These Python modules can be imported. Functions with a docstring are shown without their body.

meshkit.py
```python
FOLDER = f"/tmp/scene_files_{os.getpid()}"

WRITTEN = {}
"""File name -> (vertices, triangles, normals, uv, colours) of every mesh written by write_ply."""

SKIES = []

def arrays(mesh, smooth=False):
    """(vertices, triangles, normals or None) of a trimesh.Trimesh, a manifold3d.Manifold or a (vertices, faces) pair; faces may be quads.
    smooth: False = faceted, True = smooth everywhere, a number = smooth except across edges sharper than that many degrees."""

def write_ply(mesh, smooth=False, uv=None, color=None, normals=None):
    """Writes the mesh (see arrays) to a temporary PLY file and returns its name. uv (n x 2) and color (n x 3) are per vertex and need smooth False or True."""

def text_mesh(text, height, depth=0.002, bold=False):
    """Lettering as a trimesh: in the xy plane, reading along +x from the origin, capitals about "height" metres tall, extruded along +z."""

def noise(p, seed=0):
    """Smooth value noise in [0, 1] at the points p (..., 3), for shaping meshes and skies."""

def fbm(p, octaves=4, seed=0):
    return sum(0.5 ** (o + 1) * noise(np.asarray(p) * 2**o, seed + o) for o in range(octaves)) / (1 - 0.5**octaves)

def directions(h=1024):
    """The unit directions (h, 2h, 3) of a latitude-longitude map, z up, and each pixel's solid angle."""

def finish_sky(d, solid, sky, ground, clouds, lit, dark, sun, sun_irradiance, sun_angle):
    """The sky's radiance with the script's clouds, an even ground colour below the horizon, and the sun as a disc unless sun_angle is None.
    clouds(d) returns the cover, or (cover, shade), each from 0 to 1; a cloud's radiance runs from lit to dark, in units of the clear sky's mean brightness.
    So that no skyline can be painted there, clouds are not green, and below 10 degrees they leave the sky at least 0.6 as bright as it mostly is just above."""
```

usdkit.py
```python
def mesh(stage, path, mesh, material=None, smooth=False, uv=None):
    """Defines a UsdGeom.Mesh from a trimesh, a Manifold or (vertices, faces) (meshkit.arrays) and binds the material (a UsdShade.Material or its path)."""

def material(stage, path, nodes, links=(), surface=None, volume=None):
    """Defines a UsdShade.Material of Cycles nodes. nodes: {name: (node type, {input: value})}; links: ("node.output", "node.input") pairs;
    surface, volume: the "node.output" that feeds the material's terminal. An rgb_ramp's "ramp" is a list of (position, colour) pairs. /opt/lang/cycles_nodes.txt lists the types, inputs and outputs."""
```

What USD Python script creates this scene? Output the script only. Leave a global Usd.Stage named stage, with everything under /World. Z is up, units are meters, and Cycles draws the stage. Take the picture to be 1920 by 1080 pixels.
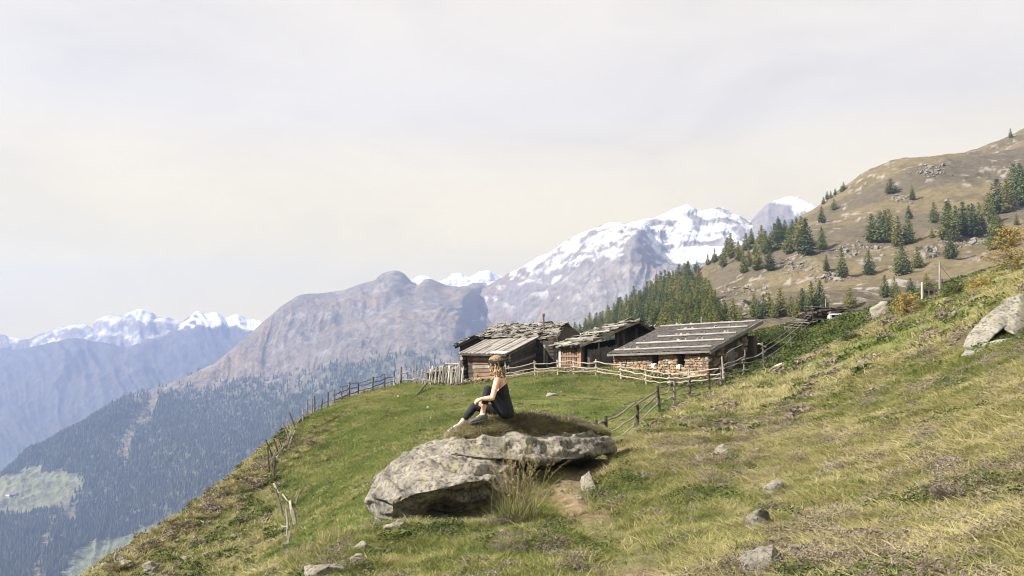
import math, random, numpy as np, trimesh, shapely, manifold3d
from scipy.interpolate import RBFInterpolator, PchipInterpolator
from pxr import Usd, UsdGeom, UsdLux, UsdShade, Gf, Sdf, Vt
import usdkit, meshkit
from meshkit import noise, fbm

stage = Usd.Stage.CreateInMemory()
UsdGeom.SetStageUpAxis(stage, 'Z')
UsdGeom.SetStageMetersPerUnit(stage, 1.0)
world = UsdGeom.Xform.Define(stage, '/World')
stage.SetDefaultPrim(world.GetPrim())
UsdGeom.Scope.Define(stage, '/World/Looks')

# ------------------------------------------------------------------ camera, sky, sun, exposure
F = 1600.0                       # focal length in pixels of the 1920 wide photograph
PITCH = math.radians(5.36)       # the camera looks a little upwards
EXPOSURE = 1.84
cam = UsdGeom.Camera.Define(stage, '/World/camera')
cam.CreateHorizontalApertureAttr(36.0)
cam.CreateVerticalApertureAttr(20.25)
cam.CreateFocalLengthAttr(36.0 * F / 1920)
cam.CreateClippingRangeAttr(Gf.Vec2f(0.1, 60000))
cam.CreateExposureAttr(EXPOSURE)
cam.AddRotateXOp().Set(90 + math.degrees(PITCH))

SUN = np.array([-0.90, -0.34, 0.0]); SUN /= np.linalg.norm(SUN)
SUN_EL = math.radians(36)
SUN = np.array([SUN[0] * math.cos(SUN_EL), SUN[1] * math.cos(SUN_EL), math.sin(SUN_EL)])
sun = UsdLux.DistantLight.Define(stage, '/World/sun')
sun.CreateIntensityAttr(1.15)
sun.CreateNormalizeAttr(True)
sun.CreateAngleAttr(0.55)
sun.CreateColorAttr(Gf.Vec3f(1.0, 0.93, 0.82))
q = Gf.Rotation(Gf.Vec3d(0, 0, 1), Gf.Vec3d(*SUN)).GetQuat()
sun.AddOrientOp().Set(Gf.Quatf(q))

sky = UsdLux.DomeLight.Define(stage, '/World/sky')
sky.GetPrim().SetCustomDataByKey('kind', 'structure')
skym = usdkit.material(stage, '/World/Looks/sky', {
    'tc': ('texture_coordinate', {}),
    'mp': ('mapping', {'scale': (1.0, 1.0, 2.6)}),
    'sky': ('sky_texture', {'sky_type': 'single_scattering', 'sun_disc': False, 'sun_elevation': SUN_EL,
                            'sun_rotation': math.atan2(SUN[0], SUN[1])}),
    'n1': ('noise_texture', {'scale': 3.4, 'detail': 6.0, 'roughness': 0.55, 'distortion': 0.4}),
    'n2': ('noise_texture', {'scale': 1.1, 'detail': 4.0, 'roughness': 0.5}),
    'cl': ('rgb_ramp', {'ramp': [(0.36, (0.915, 0.92, 0.935)), (0.46, (0.985, 0.985, 0.985)), (0.60, (1.04, 1.04, 1.035))]}),
    'sx': ('separate_xyz', {}), 'el': ('rgb_ramp', {'ramp': [(0.0, (4.0, 3.15, 1.0)), (0.11, (3.9, 3.13, 1.15)), (0.29, (2.72, 2.49, 2.12)), (0.47, (2.80, 2.56, 2.12)), (1.0, (2.62, 2.45, 2.17))]}), 'cm': ('mix', {'mix_type': 'multiply', 'fac': 1.0}),
    'cov': ('rgb_ramp', {'ramp': [(0.2, (0.93, 0.93, 0.93)), (0.45, (0.985, 0.985, 0.985))]}),
    'mix': ('mix', {}),
    'bg': ('background_shader', {'strength': 0.1}),
}, [('tc.generated', 'mp.vector'), ('mp.vector', 'n1.vector'), ('mp.vector', 'n2.vector'), ('n1.fac', 'cl.fac'), ('n2.fac', 'cov.fac'),
    ('cov.color', 'mix.fac'), ('sky.color', 'mix.color1'), ('tc.generated', 'sx.vector'), ('sx.z', 'el.fac'), ('el.color', 'cm.color1'), ('cl.color', 'cm.color2'), ('cm.color', 'mix.color2'), ('mix.color', 'bg.color')], surface='bg.background')
UsdShade.MaterialBindingAPI.Apply(sky.GetPrim()).Bind(skym)

# ------------------------------------------------------------------ helpers
SP, CP = math.sin(PITCH), math.cos(PITCH)
def P(px, py, d):
    """The point of the place at the ground distance d (metres north of the viewer) that stands at this spot of the photograph."""
    a, b = (px - 960) / F, (540 - py) / F
    fy, fz = CP - SP * b, SP + CP * b
    return np.array([a / fy * d, d, fz / fy * d])
def toward(px, py):
    a, b = (px - 960) / F, (540 - py) / F
    fy, fz = CP - SP * b, SP + CP * b
    return a / fy, fz / fy
used = {}
def path_of(name, parent=None):
    base = (parent.GetPath().pathString if parent is not None else '/World') + '/' + name
    n = used.get(base, 0); used[base] = n + 1
    return base if n == 0 else '%s_%03d' % (base, n)
def tag(prim, label=None, cat=None, group=None, kind=None):
    for k, v in (('label', label), ('category', cat), ('group', group), ('kind', kind)):
        if v: prim.SetCustomDataByKey(k, v)
    return prim
def thing(name, label=None, cat=None, loc=(0, 0, 0), rz=0, scale=None, group=None):
    x = UsdGeom.Xform.Define(stage, path_of(name))
    x.AddTranslateOp().Set(Gf.Vec3d(*map(float, loc)))
    if rz: x.AddRotateZOp().Set(math.degrees(rz))
    if scale is not None: x.AddScaleOp().Set(Gf.Vec3f(*([scale] * 3 if np.ndim(scale) == 0 else scale)))
    return tag(x.GetPrim(), label, cat, group)
def obj(name, mesh, m, parent=None, smooth=False, **kw):
    p = usdkit.mesh(stage, path_of(name, parent), mesh, m, smooth).GetPrim()
    return tag(p, **kw)
def copy_of(src, loc, rz=0, scale=1.0, label=None, cat=None, group=None, tilt=(0, 0)):
    x = UsdGeom.Xform.Define(stage, path_of(src.GetName().rstrip('0123456789').rstrip('_')))
    x.AddTranslateOp().Set(Gf.Vec3d(*map(float, loc)))
    x.AddRotateXYZOp().Set(Gf.Vec3f(tilt[0], tilt[1], math.degrees(rz)))
    x.AddScaleOp().Set(Gf.Vec3f(*([float(scale)] * 3 if np.ndim(scale) == 0 else map(float, scale))))
    x.GetPrim().GetReferences().AddInternalReference(src.GetPath())
    x.GetPrim().SetInstanceable(True)
    was = src.GetCustomData()
    return tag(x.GetPrim(), label or was.get('label'), cat or was.get('category'), group or was.get('group'))
def cat_(meshes):
    """Joins (v, f) pairs or trimeshes into one (v, f)."""
    vs, fs, n = [], [], 0
    for m in meshes:
        v, f = (m.vertices, m.faces) if hasattr(m, 'vertices') else m
        vs.append(np.asarray(v)); fs.append(np.asarray(f) + n); n += len(v)
    return np.vstack(vs), np.vstack(fs)
def with_colour(prim, col, name='Cd'):
    UsdGeom.PrimvarsAPI(prim).CreatePrimvar(name, Sdf.ValueTypeNames.Color3fArray, 'vertex').Set(Vt.Vec3fArray.FromNumpy(np.asarray(col, np.float32)))
def smoothstep(x, a, b):
    t = np.clip((np.asarray(x, float) - a) / (b - a), 0, 1)
    return t * t * (3 - 2 * t)
def lerp(a, b, t): return a + (b - a) * t
def mixc(a, b, t): return a * (1 - t[..., None]) + np.asarray(b) * t[..., None]
def grid_faces(nu, nv):
    i, j = np.meshgrid(np.arange(nv - 1), np.arange(nu - 1), indexing='ij')
    a = i * nu + j
    qd = np.stack([a, a + 1, a + nu + 1, a + nu], -1).reshape(-1, 4)
    return np.vstack([qd[:, [0, 1, 2]], qd[:, [0, 2, 3]]])
def ridged(p, octaves=5, seed=0):
    out, amp, tot = 0, 0.5, 0
    for o in range(octaves):
        n = 1 - np.abs(2 * noise(np.asarray(p) * 2 ** o, seed + o) - 1)
        out = out + amp * n * n; tot += amp; amp *= 0.5
    return out / tot

def natural(name, stops, scale=3.0, detail=5.0, rough=0.9, bump=0.0, bscale=None, attr=False, var=0.0, stretch=(1, 1, 1), spec=0.2, bdist=0.05, roughness_n=0.6, coord='position', random=0.0):
    """A dull natural surface: a noise ramp (or the mesh's own Cd colour times a noise), with a fine bump."""
    n = {'g': ('geometry', {}), 'tc': ('texture_coordinate', {}), 'mp': ('mapping', {'scale': stretch}),
         'n': ('noise_texture', {'scale': scale, 'detail': detail, 'roughness': roughness_n}),
         'p': ('principled_bsdf', {'roughness': rough, 'specular_ior_level': spec})}
    l = [('g.position' if coord == 'position' else 'tc.object', 'mp.vector'), ('mp.vector', 'n.vector')]
    n['r'] = ('rgb_ramp', {'ramp': stops}); l.append(('n.fac', 'r.fac'))
    out = 'r.color'
    if attr:
        n['a'] = ('attribute', {'attribute': 'Cd'}); n['m'] = ('mix', {'mix_type': 'multiply', 'fac': 1.0})
        l += [('a.color', 'm.color1'), ('r.color', 'm.color2')]; out = 'm.color'
    if random:
        n['oi'] = ('object_info', {}); n['rr'] = ('map_range', {'from_min': 0.0, 'from_max': 1.0, 'to_min': 1 - random, 'to_max': 1 + random})
        n['h'] = ('hsv', {}); l += [('oi.random', 'rr.value'), ('rr.result', 'h.value'), (out, 'h.color')]; out = 'h.color'
    l.append((out, 'p.base_color'))
    if bump:
        n['bn'] = ('noise_texture', {'scale': bscale or scale * 4, 'detail': 6.0, 'roughness': 0.65})
        n['b'] = ('bump', {'strength': bump, 'distance': bdist}); l += [('mp.vector', 'bn.vector'), ('bn.fac', 'b.height'), ('b.normal', 'p.normal')]
    return usdkit.material(stage, '/World/Looks/' + name, n, l, surface='p.BSDF')
G1 = (1, 1, 1)
# ------------------------------------------------------------------ the near ground: one sheet through surveyed points
CTRL = [
 # foreground
 (960,1080,6.7),(1250,1080,6.0),(1400,1080,5.2),(1600,1080,4.3),(1900,1080,3.3),(600,1080,8.3),(1080,930,11.5),(960,1000,8.6),(750,1048,8.6),
 (720,1002,10.7),(830,996,10.6),(1000,912,11.9),(1060,888,12.3),(1110,873,12.9),(1150,852,14.0),(1165,836,16.5),(640,1012,10.2),(560,1045,10.2),
 (1250,1000,8.0),(1250,920,10.8),(1250,850,15.5),(1200,805,19.5),(1500,1000,6.3),(1500,900,9.8),(1500,800,16.5),(1500,740,23.5),(1480,697,33),
 (1800,1000,4.6),(1800,900,6.2),(1800,800,9.2),(1800,700,13.8),(1800,640,18),(1800,570,24),(1920,520,25.5),(1920,640,15.5),(1920,800,7.6),(1700,602,28),(1600,640,29),(1640,605,33),
 (1700,700,16.5),(1650,800,12.2),(1350,800,18.8),(1340,745,28),(1400,720,32),(1275,775,23.5),(1400,900,10.6),(1400,1000,7.0),
 # the bank right of the hut and the rise behind
 (1440,698,46),(1500,655,50),(1540,604,60),(1600,598,58),(1480,610,60),(1700,560,48),(1780,545,45),(1850,525,42),
 # meadow
 (560,1000,29),(650,968,26),(560,800,48),(620,765,53),(700,735,57),(750,722,57),(820,728,55),(900,722,55),(1000,706,53.5),(1050,705,52.5),(1150,708,51),(1212,726,48),(1250,730,47),(1310,736,44.5),
 (1000,760,42),(1100,775,36),(800,850,34),(700,900,30),(680,800,43),(850,760,46),(1200,750,40),(930,735,50),(1290,745,41.5),(1345,720,45),
 # the spur's outer slope and its edge
 (540,850,45),(430,900,42),(300,990,36),(170,1080,30.5),(450,1000,33),(400,1080,26.5),(500,920,38),(350,1040,31),
]
RAW = [P(*c) for c in CTRL]
def W(x, y, z): RAW.append(np.array([x, y, z], float))
# below the sight line, behind the foreground bank
W(-2.2, 13.5, -2.7); W(-3.2, 17, -3.7); W(-4, 21, -4.6); W(0, 17, -2.6); W(2.0, 20, -2.15); W(3.6, 24, -1.95); W(5.2, 29, -1.7); W(-1, 24, -3.4); W(7.6, 36, -1.3)
W(-4.0, 11, -2.9); W(-5, 14, -4.2); W(-7, 18, -5.6); W(-4.5, 8, -2.9); W(-9, 14, -6.2); W(-8, 9, -4.6); W(-9.5, 21, -6.5)
# the fall beyond the spur's edge
for (x, y, z) in [(-17, 37, -9.0), (-18, 30, -9.8), (-17, 43, -8.2), (-16.5, 48, -6.9), (-15.5, 53, -5.4), (-14.5, 58, -4.0), (-23, 36, -15), (-23, 46, -14), (-21, 56, -11.5), (-32, 40, -25), (-32, 55, -23),
                  (-50, 50, -43), (-14, 22, -8.6), (-20, 20, -13.5), (-30, 20, -23), (-50, 20, -42), (-16, 10, -9.5), (-30, 5, -20), (-50, 0, -38), (-12, 0, -5.6),
                  (-11, 65, -3.4), (-8, 72, -4.6), (-12, 80, -8), (-25, 75, -17), (-50, 80, -42), (-10, 100, -12)]: W(x, y, z)
# behind the huts the land dips, then meets the hillside
for (x, y, z) in [(-4, 64, -1.6), (0, 62, -0.6), (4, 62, -0.3), (0, 70, -2.6), (6, 70, -1.8), (12, 66, -0.3), (18, 66, 1.0), (24, 64, 2.2), (0, 85, -6), (12, 85, -4), (24, 82, 0), (36, 80, 4.2), (0, 110, -12), (25, 110, -6), (50, 110, 2), (80, 90, 16),
                  (32, 66, 4.2), (42, 60, 6.8), (60, 60, 13)]: W(x, y, z)
# around and behind the viewer
for (x, y, z) in [(0, 0, -1.62), (3, 0, -0.5), (-4, 0, -2.6), (6, 3, 0.9), (10, 0, 3.0), (20, 0, 8.5), (40, 10, 19), (16, 18, 4.6), (22, 24, 6.8), (30, 34, 8.2), (45, 40, 13), (60, 30, 22), (10, -10, 3), (0, -10, -1.4), (30, -15, 12), (70, 0, 32), (-15, -12, -8), (-50, -15, -32)]: W(x, y, z)
RAW = np.array(RAW)
rbf = RBFInterpolator(RAW[:, :2], RAW[:, 2], kernel='thin_plate_spline', smoothing=0.02)

def poly(pts): return shapely.Polygon([tuple(P(*p)[:2]) if len(p) == 3 else p for p in pts])
MEADOW = poly([(548,1010,29),(530,920,37),(512,870,42),(560,800,48),(620,765,53),(700,733,57),(750,722,57),(820,728,56),(900,722,55.5),(950,715,55),(1000,706,54),(1050,703,53),(1150,708,51.3),(1250,718,48),(1345,720,44),
               (7.6,36.5),(5.0,29),(3.2,23.5),(1.5,19.5),(-1.2,15.5),(-3.0,13.6),(-5.2,16.5),(-7.2,22)])
def inside(pg, x, y, soft=0.6):
    """1 inside the outline, 0 outside, with a soft edge."""
    pts = shapely.points(np.asarray(x, float).ravel(), np.asarray(y, float).ravel())
    d = shapely.distance(pg.boundary, pts) * np.where(shapely.contains(pg, pts), 1, -1)
    return smoothstep(d, -soft, soft).reshape(np.shape(x))
PATH = shapely.LineString([tuple(P(*p)[:2]) for p in [(1215,1100,5.6),(1185,1040,7.0),(1150,990,8.6),(1080,955,10.4),(1062,925,11.6),(1100,905,12.7),(1150,860,15.2),(1180,825,18)]])
def on_path(x, y):
    d = shapely.distance(PATH, shapely.points(np.ravel(x), np.ravel(y))).reshape(np.shape(x))
    return d
def height(x, y):
    x, y = np.asarray(x, float), np.asarray(y, float)
    sh = x.shape; q = np.stack([x.ravel(), y.ravel()], 1)
    z = np.empty(len(q))
    for k in range(0, len(q), 60000): z[k:k + 60000] = rbf(q[k:k + 60000])
    z = z.reshape(sh)
    p = np.stack([x, y, 0 * x], -1)
    r = np.hypot(x, y)
    lumps = (fbm(p / 1.7, 3, 11) - 0.5) * 0.26 + (fbm(p / 0.42, 3, 5) - 0.5) * 0.10
    near = 1 - smoothstep(r, 22, 40)
    m = inside(MEADOW, x, y, 1.5)
    rough = np.where(x < -5, 1.0, 0.8)
    amp = lerp(1.0, 0.30, m) * smoothstep(r, 1.5, 5)
    z = z + lumps * amp
    # terraces trodden by cattle and tussock bumps on the open slopes
    out = (1 - m) * smoothstep(r, 14, 26)
    z = z + out * (ridged(p / 1.3, 2, 21) - 0.45) * 0.30 * (0.4 + 0.6 * (x < -4))
    z = z + (1 - m) * near * (ridged(p * np.array([0.9, 0.45, 1]), 2, 33) - 0.5) * 0.10
    # the trodden path is worn in
    d = on_path(x, y)
    z = z - 0.07 * (1 - smoothstep(d, 0.15, 0.5))
    return z
na, nr = 720, 460
ang = np.radians(np.linspace(-52, 62, na))
rad = 1.6 * (150 / 1.6) ** (np.linspace(0, 1, nr) ** 0.9)
A, R_ = np.meshgrid(ang, rad)
GX, GY = R_ * np.sin(A), R_ * np.cos(A)
GZ = height(GX, GY)
ground_v = np.stack([GX, GY, GZ], -1).reshape(-1, 3)
# a quick lookup of the ground for placing things
from scipy.interpolate import RegularGridInterpolator
_look = RegularGridInterpolator((ang, rad), GZ.T, bounds_error=False, fill_value=None)
def ground_z(x, y):
    x, y = np.asarray(x, float), np.asarray(y, float)
    return _look(np.stack([np.arctan2(x, y), np.hypot(x, y)], -1))
def on_ground(px, py, start=2.0, stop=140.0):
    """Where the line of sight through this spot of the photograph first meets the ground."""
    a, b = toward(px, py)
    d = start * (stop / start) ** np.linspace(0, 1, 1500)
    below = ground_z(a * d, d) > b * d
    k = int(np.argmax(below)) if below.any() else len(d) - 1
    return np.array([a * d[k], d[k], float(ground_z(a * d[k], d[k]))])

# zones of the near ground
gx, gy = GX.ravel(), GY.ravel()
zm = inside(MEADOW, gx, gy, 0.7)
zpath = (1 - smoothstep(on_path(gx, gy) + (fbm(ground_v * [1.5, 1.5, 0], 3, 2) - 0.5) * 0.5, 0.16, 0.50)) * (0.85 + 0.15 * smoothstep(gy, 9.0, 10.0)) * (1 - (0.6 - 0.45 * smoothstep(gy, 9.0, 10.0)) * smoothstep(fbm(ground_v * [1.1, 1.1, 0], 3, 9), 0.42, 0.56))
n1 = fbm(ground_v * [0.45, 0.20, 0], 4, 3); n2 = fbm(ground_v * [1.7, 0.55, 0], 4, 8); n3 = fbm(ground_v * [4.5, 1.6, 0], 3, 15)
C_STRAW, C_GREEN, C_BROWN, C_MEADOW, C_SOIL = [0.178, 0.160, 0.076], [0.112, 0.128, 0.042], [0.135, 0.108, 0.072], [0.112, 0.142, 0.040], [0.20, 0.145, 0.095]
col = mixc(np.tile(C_GREEN, (len(gx), 1)), C_STRAW, smoothstep(n1 + 0.35 * (n3 - 0.5), 0.40, 0.58))
col = mixc(col, C_BROWN, 0.35 * smoothstep(n2, 0.58, 0.70))
# the spur beyond the left fence is darker, rougher pasture
spur = smoothstep(-gx - 0.12 * (gy - 20), 5.5, 8.5)
col = mixc(col, [0.075, 0.075, 0.028], spur * 0.7)
md = mixc(np.tile(C_MEADOW, (len(gx), 1)), [0.125, 0.125, 0.045], smoothstep(n1, 0.45, 0.62) * 0.8)
col = mixc(col, md, zm)
col = mixc(col, C_SOIL, zpath)
bank = inside(poly([(1330,700,44),(1440,610,62),(1640,590,52),(1640,620,40),(1500,690,38)]), gx, gy, 1.5)
col = mixc(col, [0.055, 0.062, 0.024], bank * 0.8)
M_GROUND = natural('ground', [(0.33, (0.40, 0.40, 0.40)), (0.5, (0.95, 0.95, 0.95)), (0.68, (1.55, 1.5, 1.4))], scale=9.0, detail=9, attr=True, bump=0.9, bscale=30, bdist=0.06, roughness_n=0.75)
g = obj('ground', (ground_v, grid_faces(na, nr)[:, ::-1]), M_GROUND, smooth=True, kind='structure')
with_colour(g, col)

# ------------------------------------------------------------------ mountains: lofted through surveyed lines, front to back
def loft(rows, nu, nv, gully=None, seed=0, amp=30.0, size=300.0, ridge_row=-2, ridge_keep=0.25, fall=(1, 1, 1)):
    u0 = max(min(p[0] for p in r) for r in rows); u1 = min(max(p[0] for p in r) for r in rows)
    us = np.linspace(0, 1, nu)
    L = []
    for r in rows:
        r = np.array(sorted(r), float); t = (r[:, 0] - r[0, 0]) / (r[-1, 0] - r[0, 0])
        px = lerp(r[0, 0], r[-1, 0], us)
        L.append(np.array([P(x, y, d) for x, y, d in zip(px, PchipInterpolator(t, r[:, 1])(us), PchipInterpolator(t, r[:, 2])(us))]))
    L = np.array(L)
    s = np.concatenate([[0], np.cumsum(np.linalg.norm(np.diff(L, axis=0), axis=2).mean(1))]); s /= s[-1]
    vs = np.linspace(0, 1, nv)
    k = int(np.argmin(np.abs(vs - s[ridge_row]))); vs[k] = s[ridge_row]
    V = PchipInterpolator(s, L, axis=0)(vs)
    n = np.cross(np.gradient(V, axis=1), np.gradient(V, axis=0)); n /= np.linalg.norm(n, axis=2, keepdims=True) + 1e-9
    if n[..., 2].mean() < 0: n = -n
    w = 1 - (1 - ridge_keep) * np.exp(-((vs - s[ridge_row]) / 0.06) ** 2)
    q = V / size * np.array(fall)
    warp = np.stack([fbm(q * 0.7, 3, seed + 40), fbm(q * 0.7, 3, seed + 50), fbm(q * 0.7, 3, seed + 60)], -1) - 0.5
    h = (ridged(q + 0.9 * warp, 7, seed) - 0.5) * 1.5 + (fbm(q * 2.2 + warp, 5, seed + 17) - 0.5) * 1.6
    if gully:
        # gullies run down the fall line: u across, v along
        uu = np.linspace(0, 1, nu)[None, :] * gully[0] + 0 * vs[:, None]; vv = vs[:, None] * gully[1] + 0 * uu
        gu = ridged(np.stack([uu + 3.5 * warp[..., 0] + gully[3] * vs[:, None], vv + 1.2 * warp[..., 1], 0 * uu], -1), 4, seed + 7) - 0.5
        h = h + gully[2] * 0.8 * gu
    V = V + n * (h * amp * w[:, None])[..., None]
    return V, h, s
def slope_of(V):
    n = np.cross(np.gradient(V, axis=1), np.gradient(V, axis=0)); n /= np.linalg.norm(n, axis=2, keepdims=True) + 1e-9
    return np.abs(n[..., 2])
def put_mountain(name, V, col, m):
    nv, nu = V.shape[:2]
    f = grid_faces(nu, nv)
    a = V.reshape(-1, 3)
    if np.cross(a[f[0, 1]] - a[f[0, 0]], a[f[0, 2]] - a[f[0, 0]])[2] < 0: f = f[:, ::-1]
    o = obj(name, (a, f), m, smooth=True, kind='structure')
    with_colour(o, np.clip(col.reshape(-1, 3), 0, 1))
    return o
M_MOUNT = natural('mountain', [(0.36, (0.55, 0.55, 0.57)), (0.5, (1, 1, 1)), (0.64, (1.4, 1.38, 1.35))], scale=0.035, detail=10, attr=True, bump=0.9, bscale=0.05, bdist=14.0, roughness_n=0.78)
def back(r, dd=700, dy=60): return [(x, y + dy, d + dd) for x, y, d in r]
def rockcol(V, h, seed, sc=400.0, warm=0.5):
    n = fbm(V / sc, 5, seed); nn = fbm(V / (sc * 0.17), 4, seed + 3)
    c = mixc(np.broadcast_to([0.15, 0.135, 0.125], V.shape).copy(), [0.175, 0.125, 0.080], smoothstep(n, 0.42, 0.6) * warm)
    c = mixc(c, [0.22, 0.20, 0.185], smoothstep(nn + 0.15 * h, 0.55, 0.72) * 0.8)
    return c
def snow_on(c, V, h, mask):
    return mixc(c, [0.70, 0.71, 0.74], 0.88 * np.clip(mask, 0, 1))
# farthest snow range, left
r1 = [(-160,650,6000),(-60,640,6000),(0,628,6000),(20,634,6000),(45,640,6000),(75,630,6000),(110,618,6000),(150,612,6000),(175,617,6000),(200,598,6050),(228,596,6050),(262,584,6050),(290,596,6050),(320,606,6000),(350,612,6000),(420,620,6000),(560,640,6000)]
V, h, s = loft([[(-160,800,5300),(200,780,5300),(560,760,5300)], [(-160,705,5700),(200,690,5700),(560,690,5700)], r1, back(r1, 300, 25)], 260, 90, gully=(26, 2, 0.6, 0), seed=3, amp=70, size=500, ridge_keep=0.35)
c = snow_on(rockcol(V, h, 5), V, h, smoothstep(slope_of(V) * 0.5 + 1.3 * (fbm(V / [60, 110, 60], 6, 6) - 0.5) + V[..., 2] / 1500, 0.40, 0.85))
put_mountain('snow_range', V, c, M_MOUNT)
# snow range seen through the gap in the middle
r1b = [(720,560,6000),(770,534,6000),(790,524,6000),(812,530,6000),(835,524,6000),(850,514,6000),(862,512,6000),(880,519,6000),(900,510,6000),(918,506,6000),(940,516,6000),(980,522,6000),(1060,540,6000)]
V, h, s = loft([[(720,640,5300),(1060,640,5300)], [(720,590,5650),(1060,575,5650)], r1b, back(r1b, 300, 25)], 140, 60, gully=(16, 2, 0.6, 0), seed=13, amp=55, size=420, ridge_keep=0.35)
c = snow_on(rockcol(V, h, 15), V, h, smoothstep(slope_of(V) * 0.5 + 1.3 * (fbm(V / [50, 100, 50], 6, 16) - 0.5), 0.05, 0.45))
put_mountain('snow_range', V, c, M_MOUNT)
# the blue mountain on the left with fresh snow on its right top
r2 = [(-200,700,5600),(-60,672,5600),(0,660,5600),(40,654,5600),(70,646,5600),(100,640,5600),(140,634,5650),(160,636,5700),(185,642,5700),(210,646,5700),(240,655,5800),(262,648,5800),(285,636,5900),(310,630,5900),(330,612,6000),(346,602,6000),(360,592,6000),(372,585,6000),(385,590,6000),(405,588,6000),(425,596,6000),(445,590,6000),(465,600,6000),(490,602,6000),(520,612,6000),(580,630,6000),(660,650,6000)]
V, h, s = loft([[(-200,1010,3900),(200,900,4100),(660,800,4300)], [(-200,900,4300),(80,850,4400),(250,780,4600),(660,740,5000)], [(-200,790,4900),(100,740,5000),(300,690,5200),(660,690,5500)], r2, back(r2)], 420, 190, gully=(30, 3, 0.75, 5), seed=23, amp=62, size=520, ridge_keep=0.3)
sp = smoothstep(V[..., 2], 215, 330) * smoothstep(V[..., 0], -2500, -2250)
sm = smoothstep(0.8 * (fbm(V / 110, 5, 26) - 0.5) + 0.5 * slope_of(V) + sp * 0.55, 0.62, 0.80) * smoothstep(sp, 0.05, 0.3)
c = rockcol(V, h, 25, warm=0.9) * 0.34
lowf = smoothstep(-V[..., 2] + 160 * (fbm(V / 260, 4, 27) - 0.5), 260, 420)
c = mixc(c, [0.035, 0.048, 0.035], lowf * 0.9)
c = snow_on(c, V, h, sm)
put_mountain('mountain', V, c, M_MOUNT)
# the snow mountain right of the middle, its bowl and the long lavender slope below
r4 = [(730,560,4300),(780,536,4300),(812,526,4300),(835,534,4300),(860,538,4300),(900,532,4280),(930,528,4250),(955,517,4200),(980,505,4150),(1005,488,4050),(1040,468,3900),(1075,447,3780),(1105,434,3700),(1125,425,3680),(1150,416,3660),(1180,419,3660),(1215,412,3660),(1245,402,3660),(1270,390,3660),(1290,386,3660),(1310,394,3660),(1330,391,3660),(1350,388,3660),(1372,398,3660),(1400,412,3640),(1450,430,3640),(1560,470,3640)]
V, h, s = loft([[(730,740,3900),(900,720,3400),(1100,720,2300),(1560,640,1850)], [(730,690,4000),(900,650,3700),(1100,615,2650),(1560,590,2250)], [(730,640,4100),(880,600,3900),(1010,565,3300),(1200,530,2800),(1560,520,2750)], [(730,600,4200),(850,575,4100),(960,535,3900),(1060,510,3400),(1130,478,3150),(1190,452,3050),(1235,476,3250),(1330,470,3300),(1420,470,3300),(1560,500,3300)], r4, back(r4)], 520, 240, gully=(30, 3, 0.8, -6), seed=43, amp=38, size=320, ridge_keep=0.3)
ax, ez = V[..., 0] / V[..., 1], V[..., 2] / V[..., 1]      # bearings only to state where the glacier lies on the mountain
alt = V[..., 2]
sn = 1.25 * (fbm(V / [38, 70, 38], 6, 46) - 0.5) + 0.3 * (fbm(V / 160, 3, 146) - 0.5) - 0.16 * h + 0.30 * (slope_of(V) - 0.6) + smoothstep(alt, 235, 520) * 0.50 - 0.20
sm = 0.92 * smoothstep(sn, 0.16, 0.50)
gl = np.exp(-(((V[..., 0] - 750) / 190) ** 2 + ((alt - 430) / 48) ** 2) ** 2)
sm = np.maximum(sm, smoothstep(gl + 0.25 * (fbm(V / 80, 4, 48) - 0.5), 0.35, 0.6))
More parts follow.
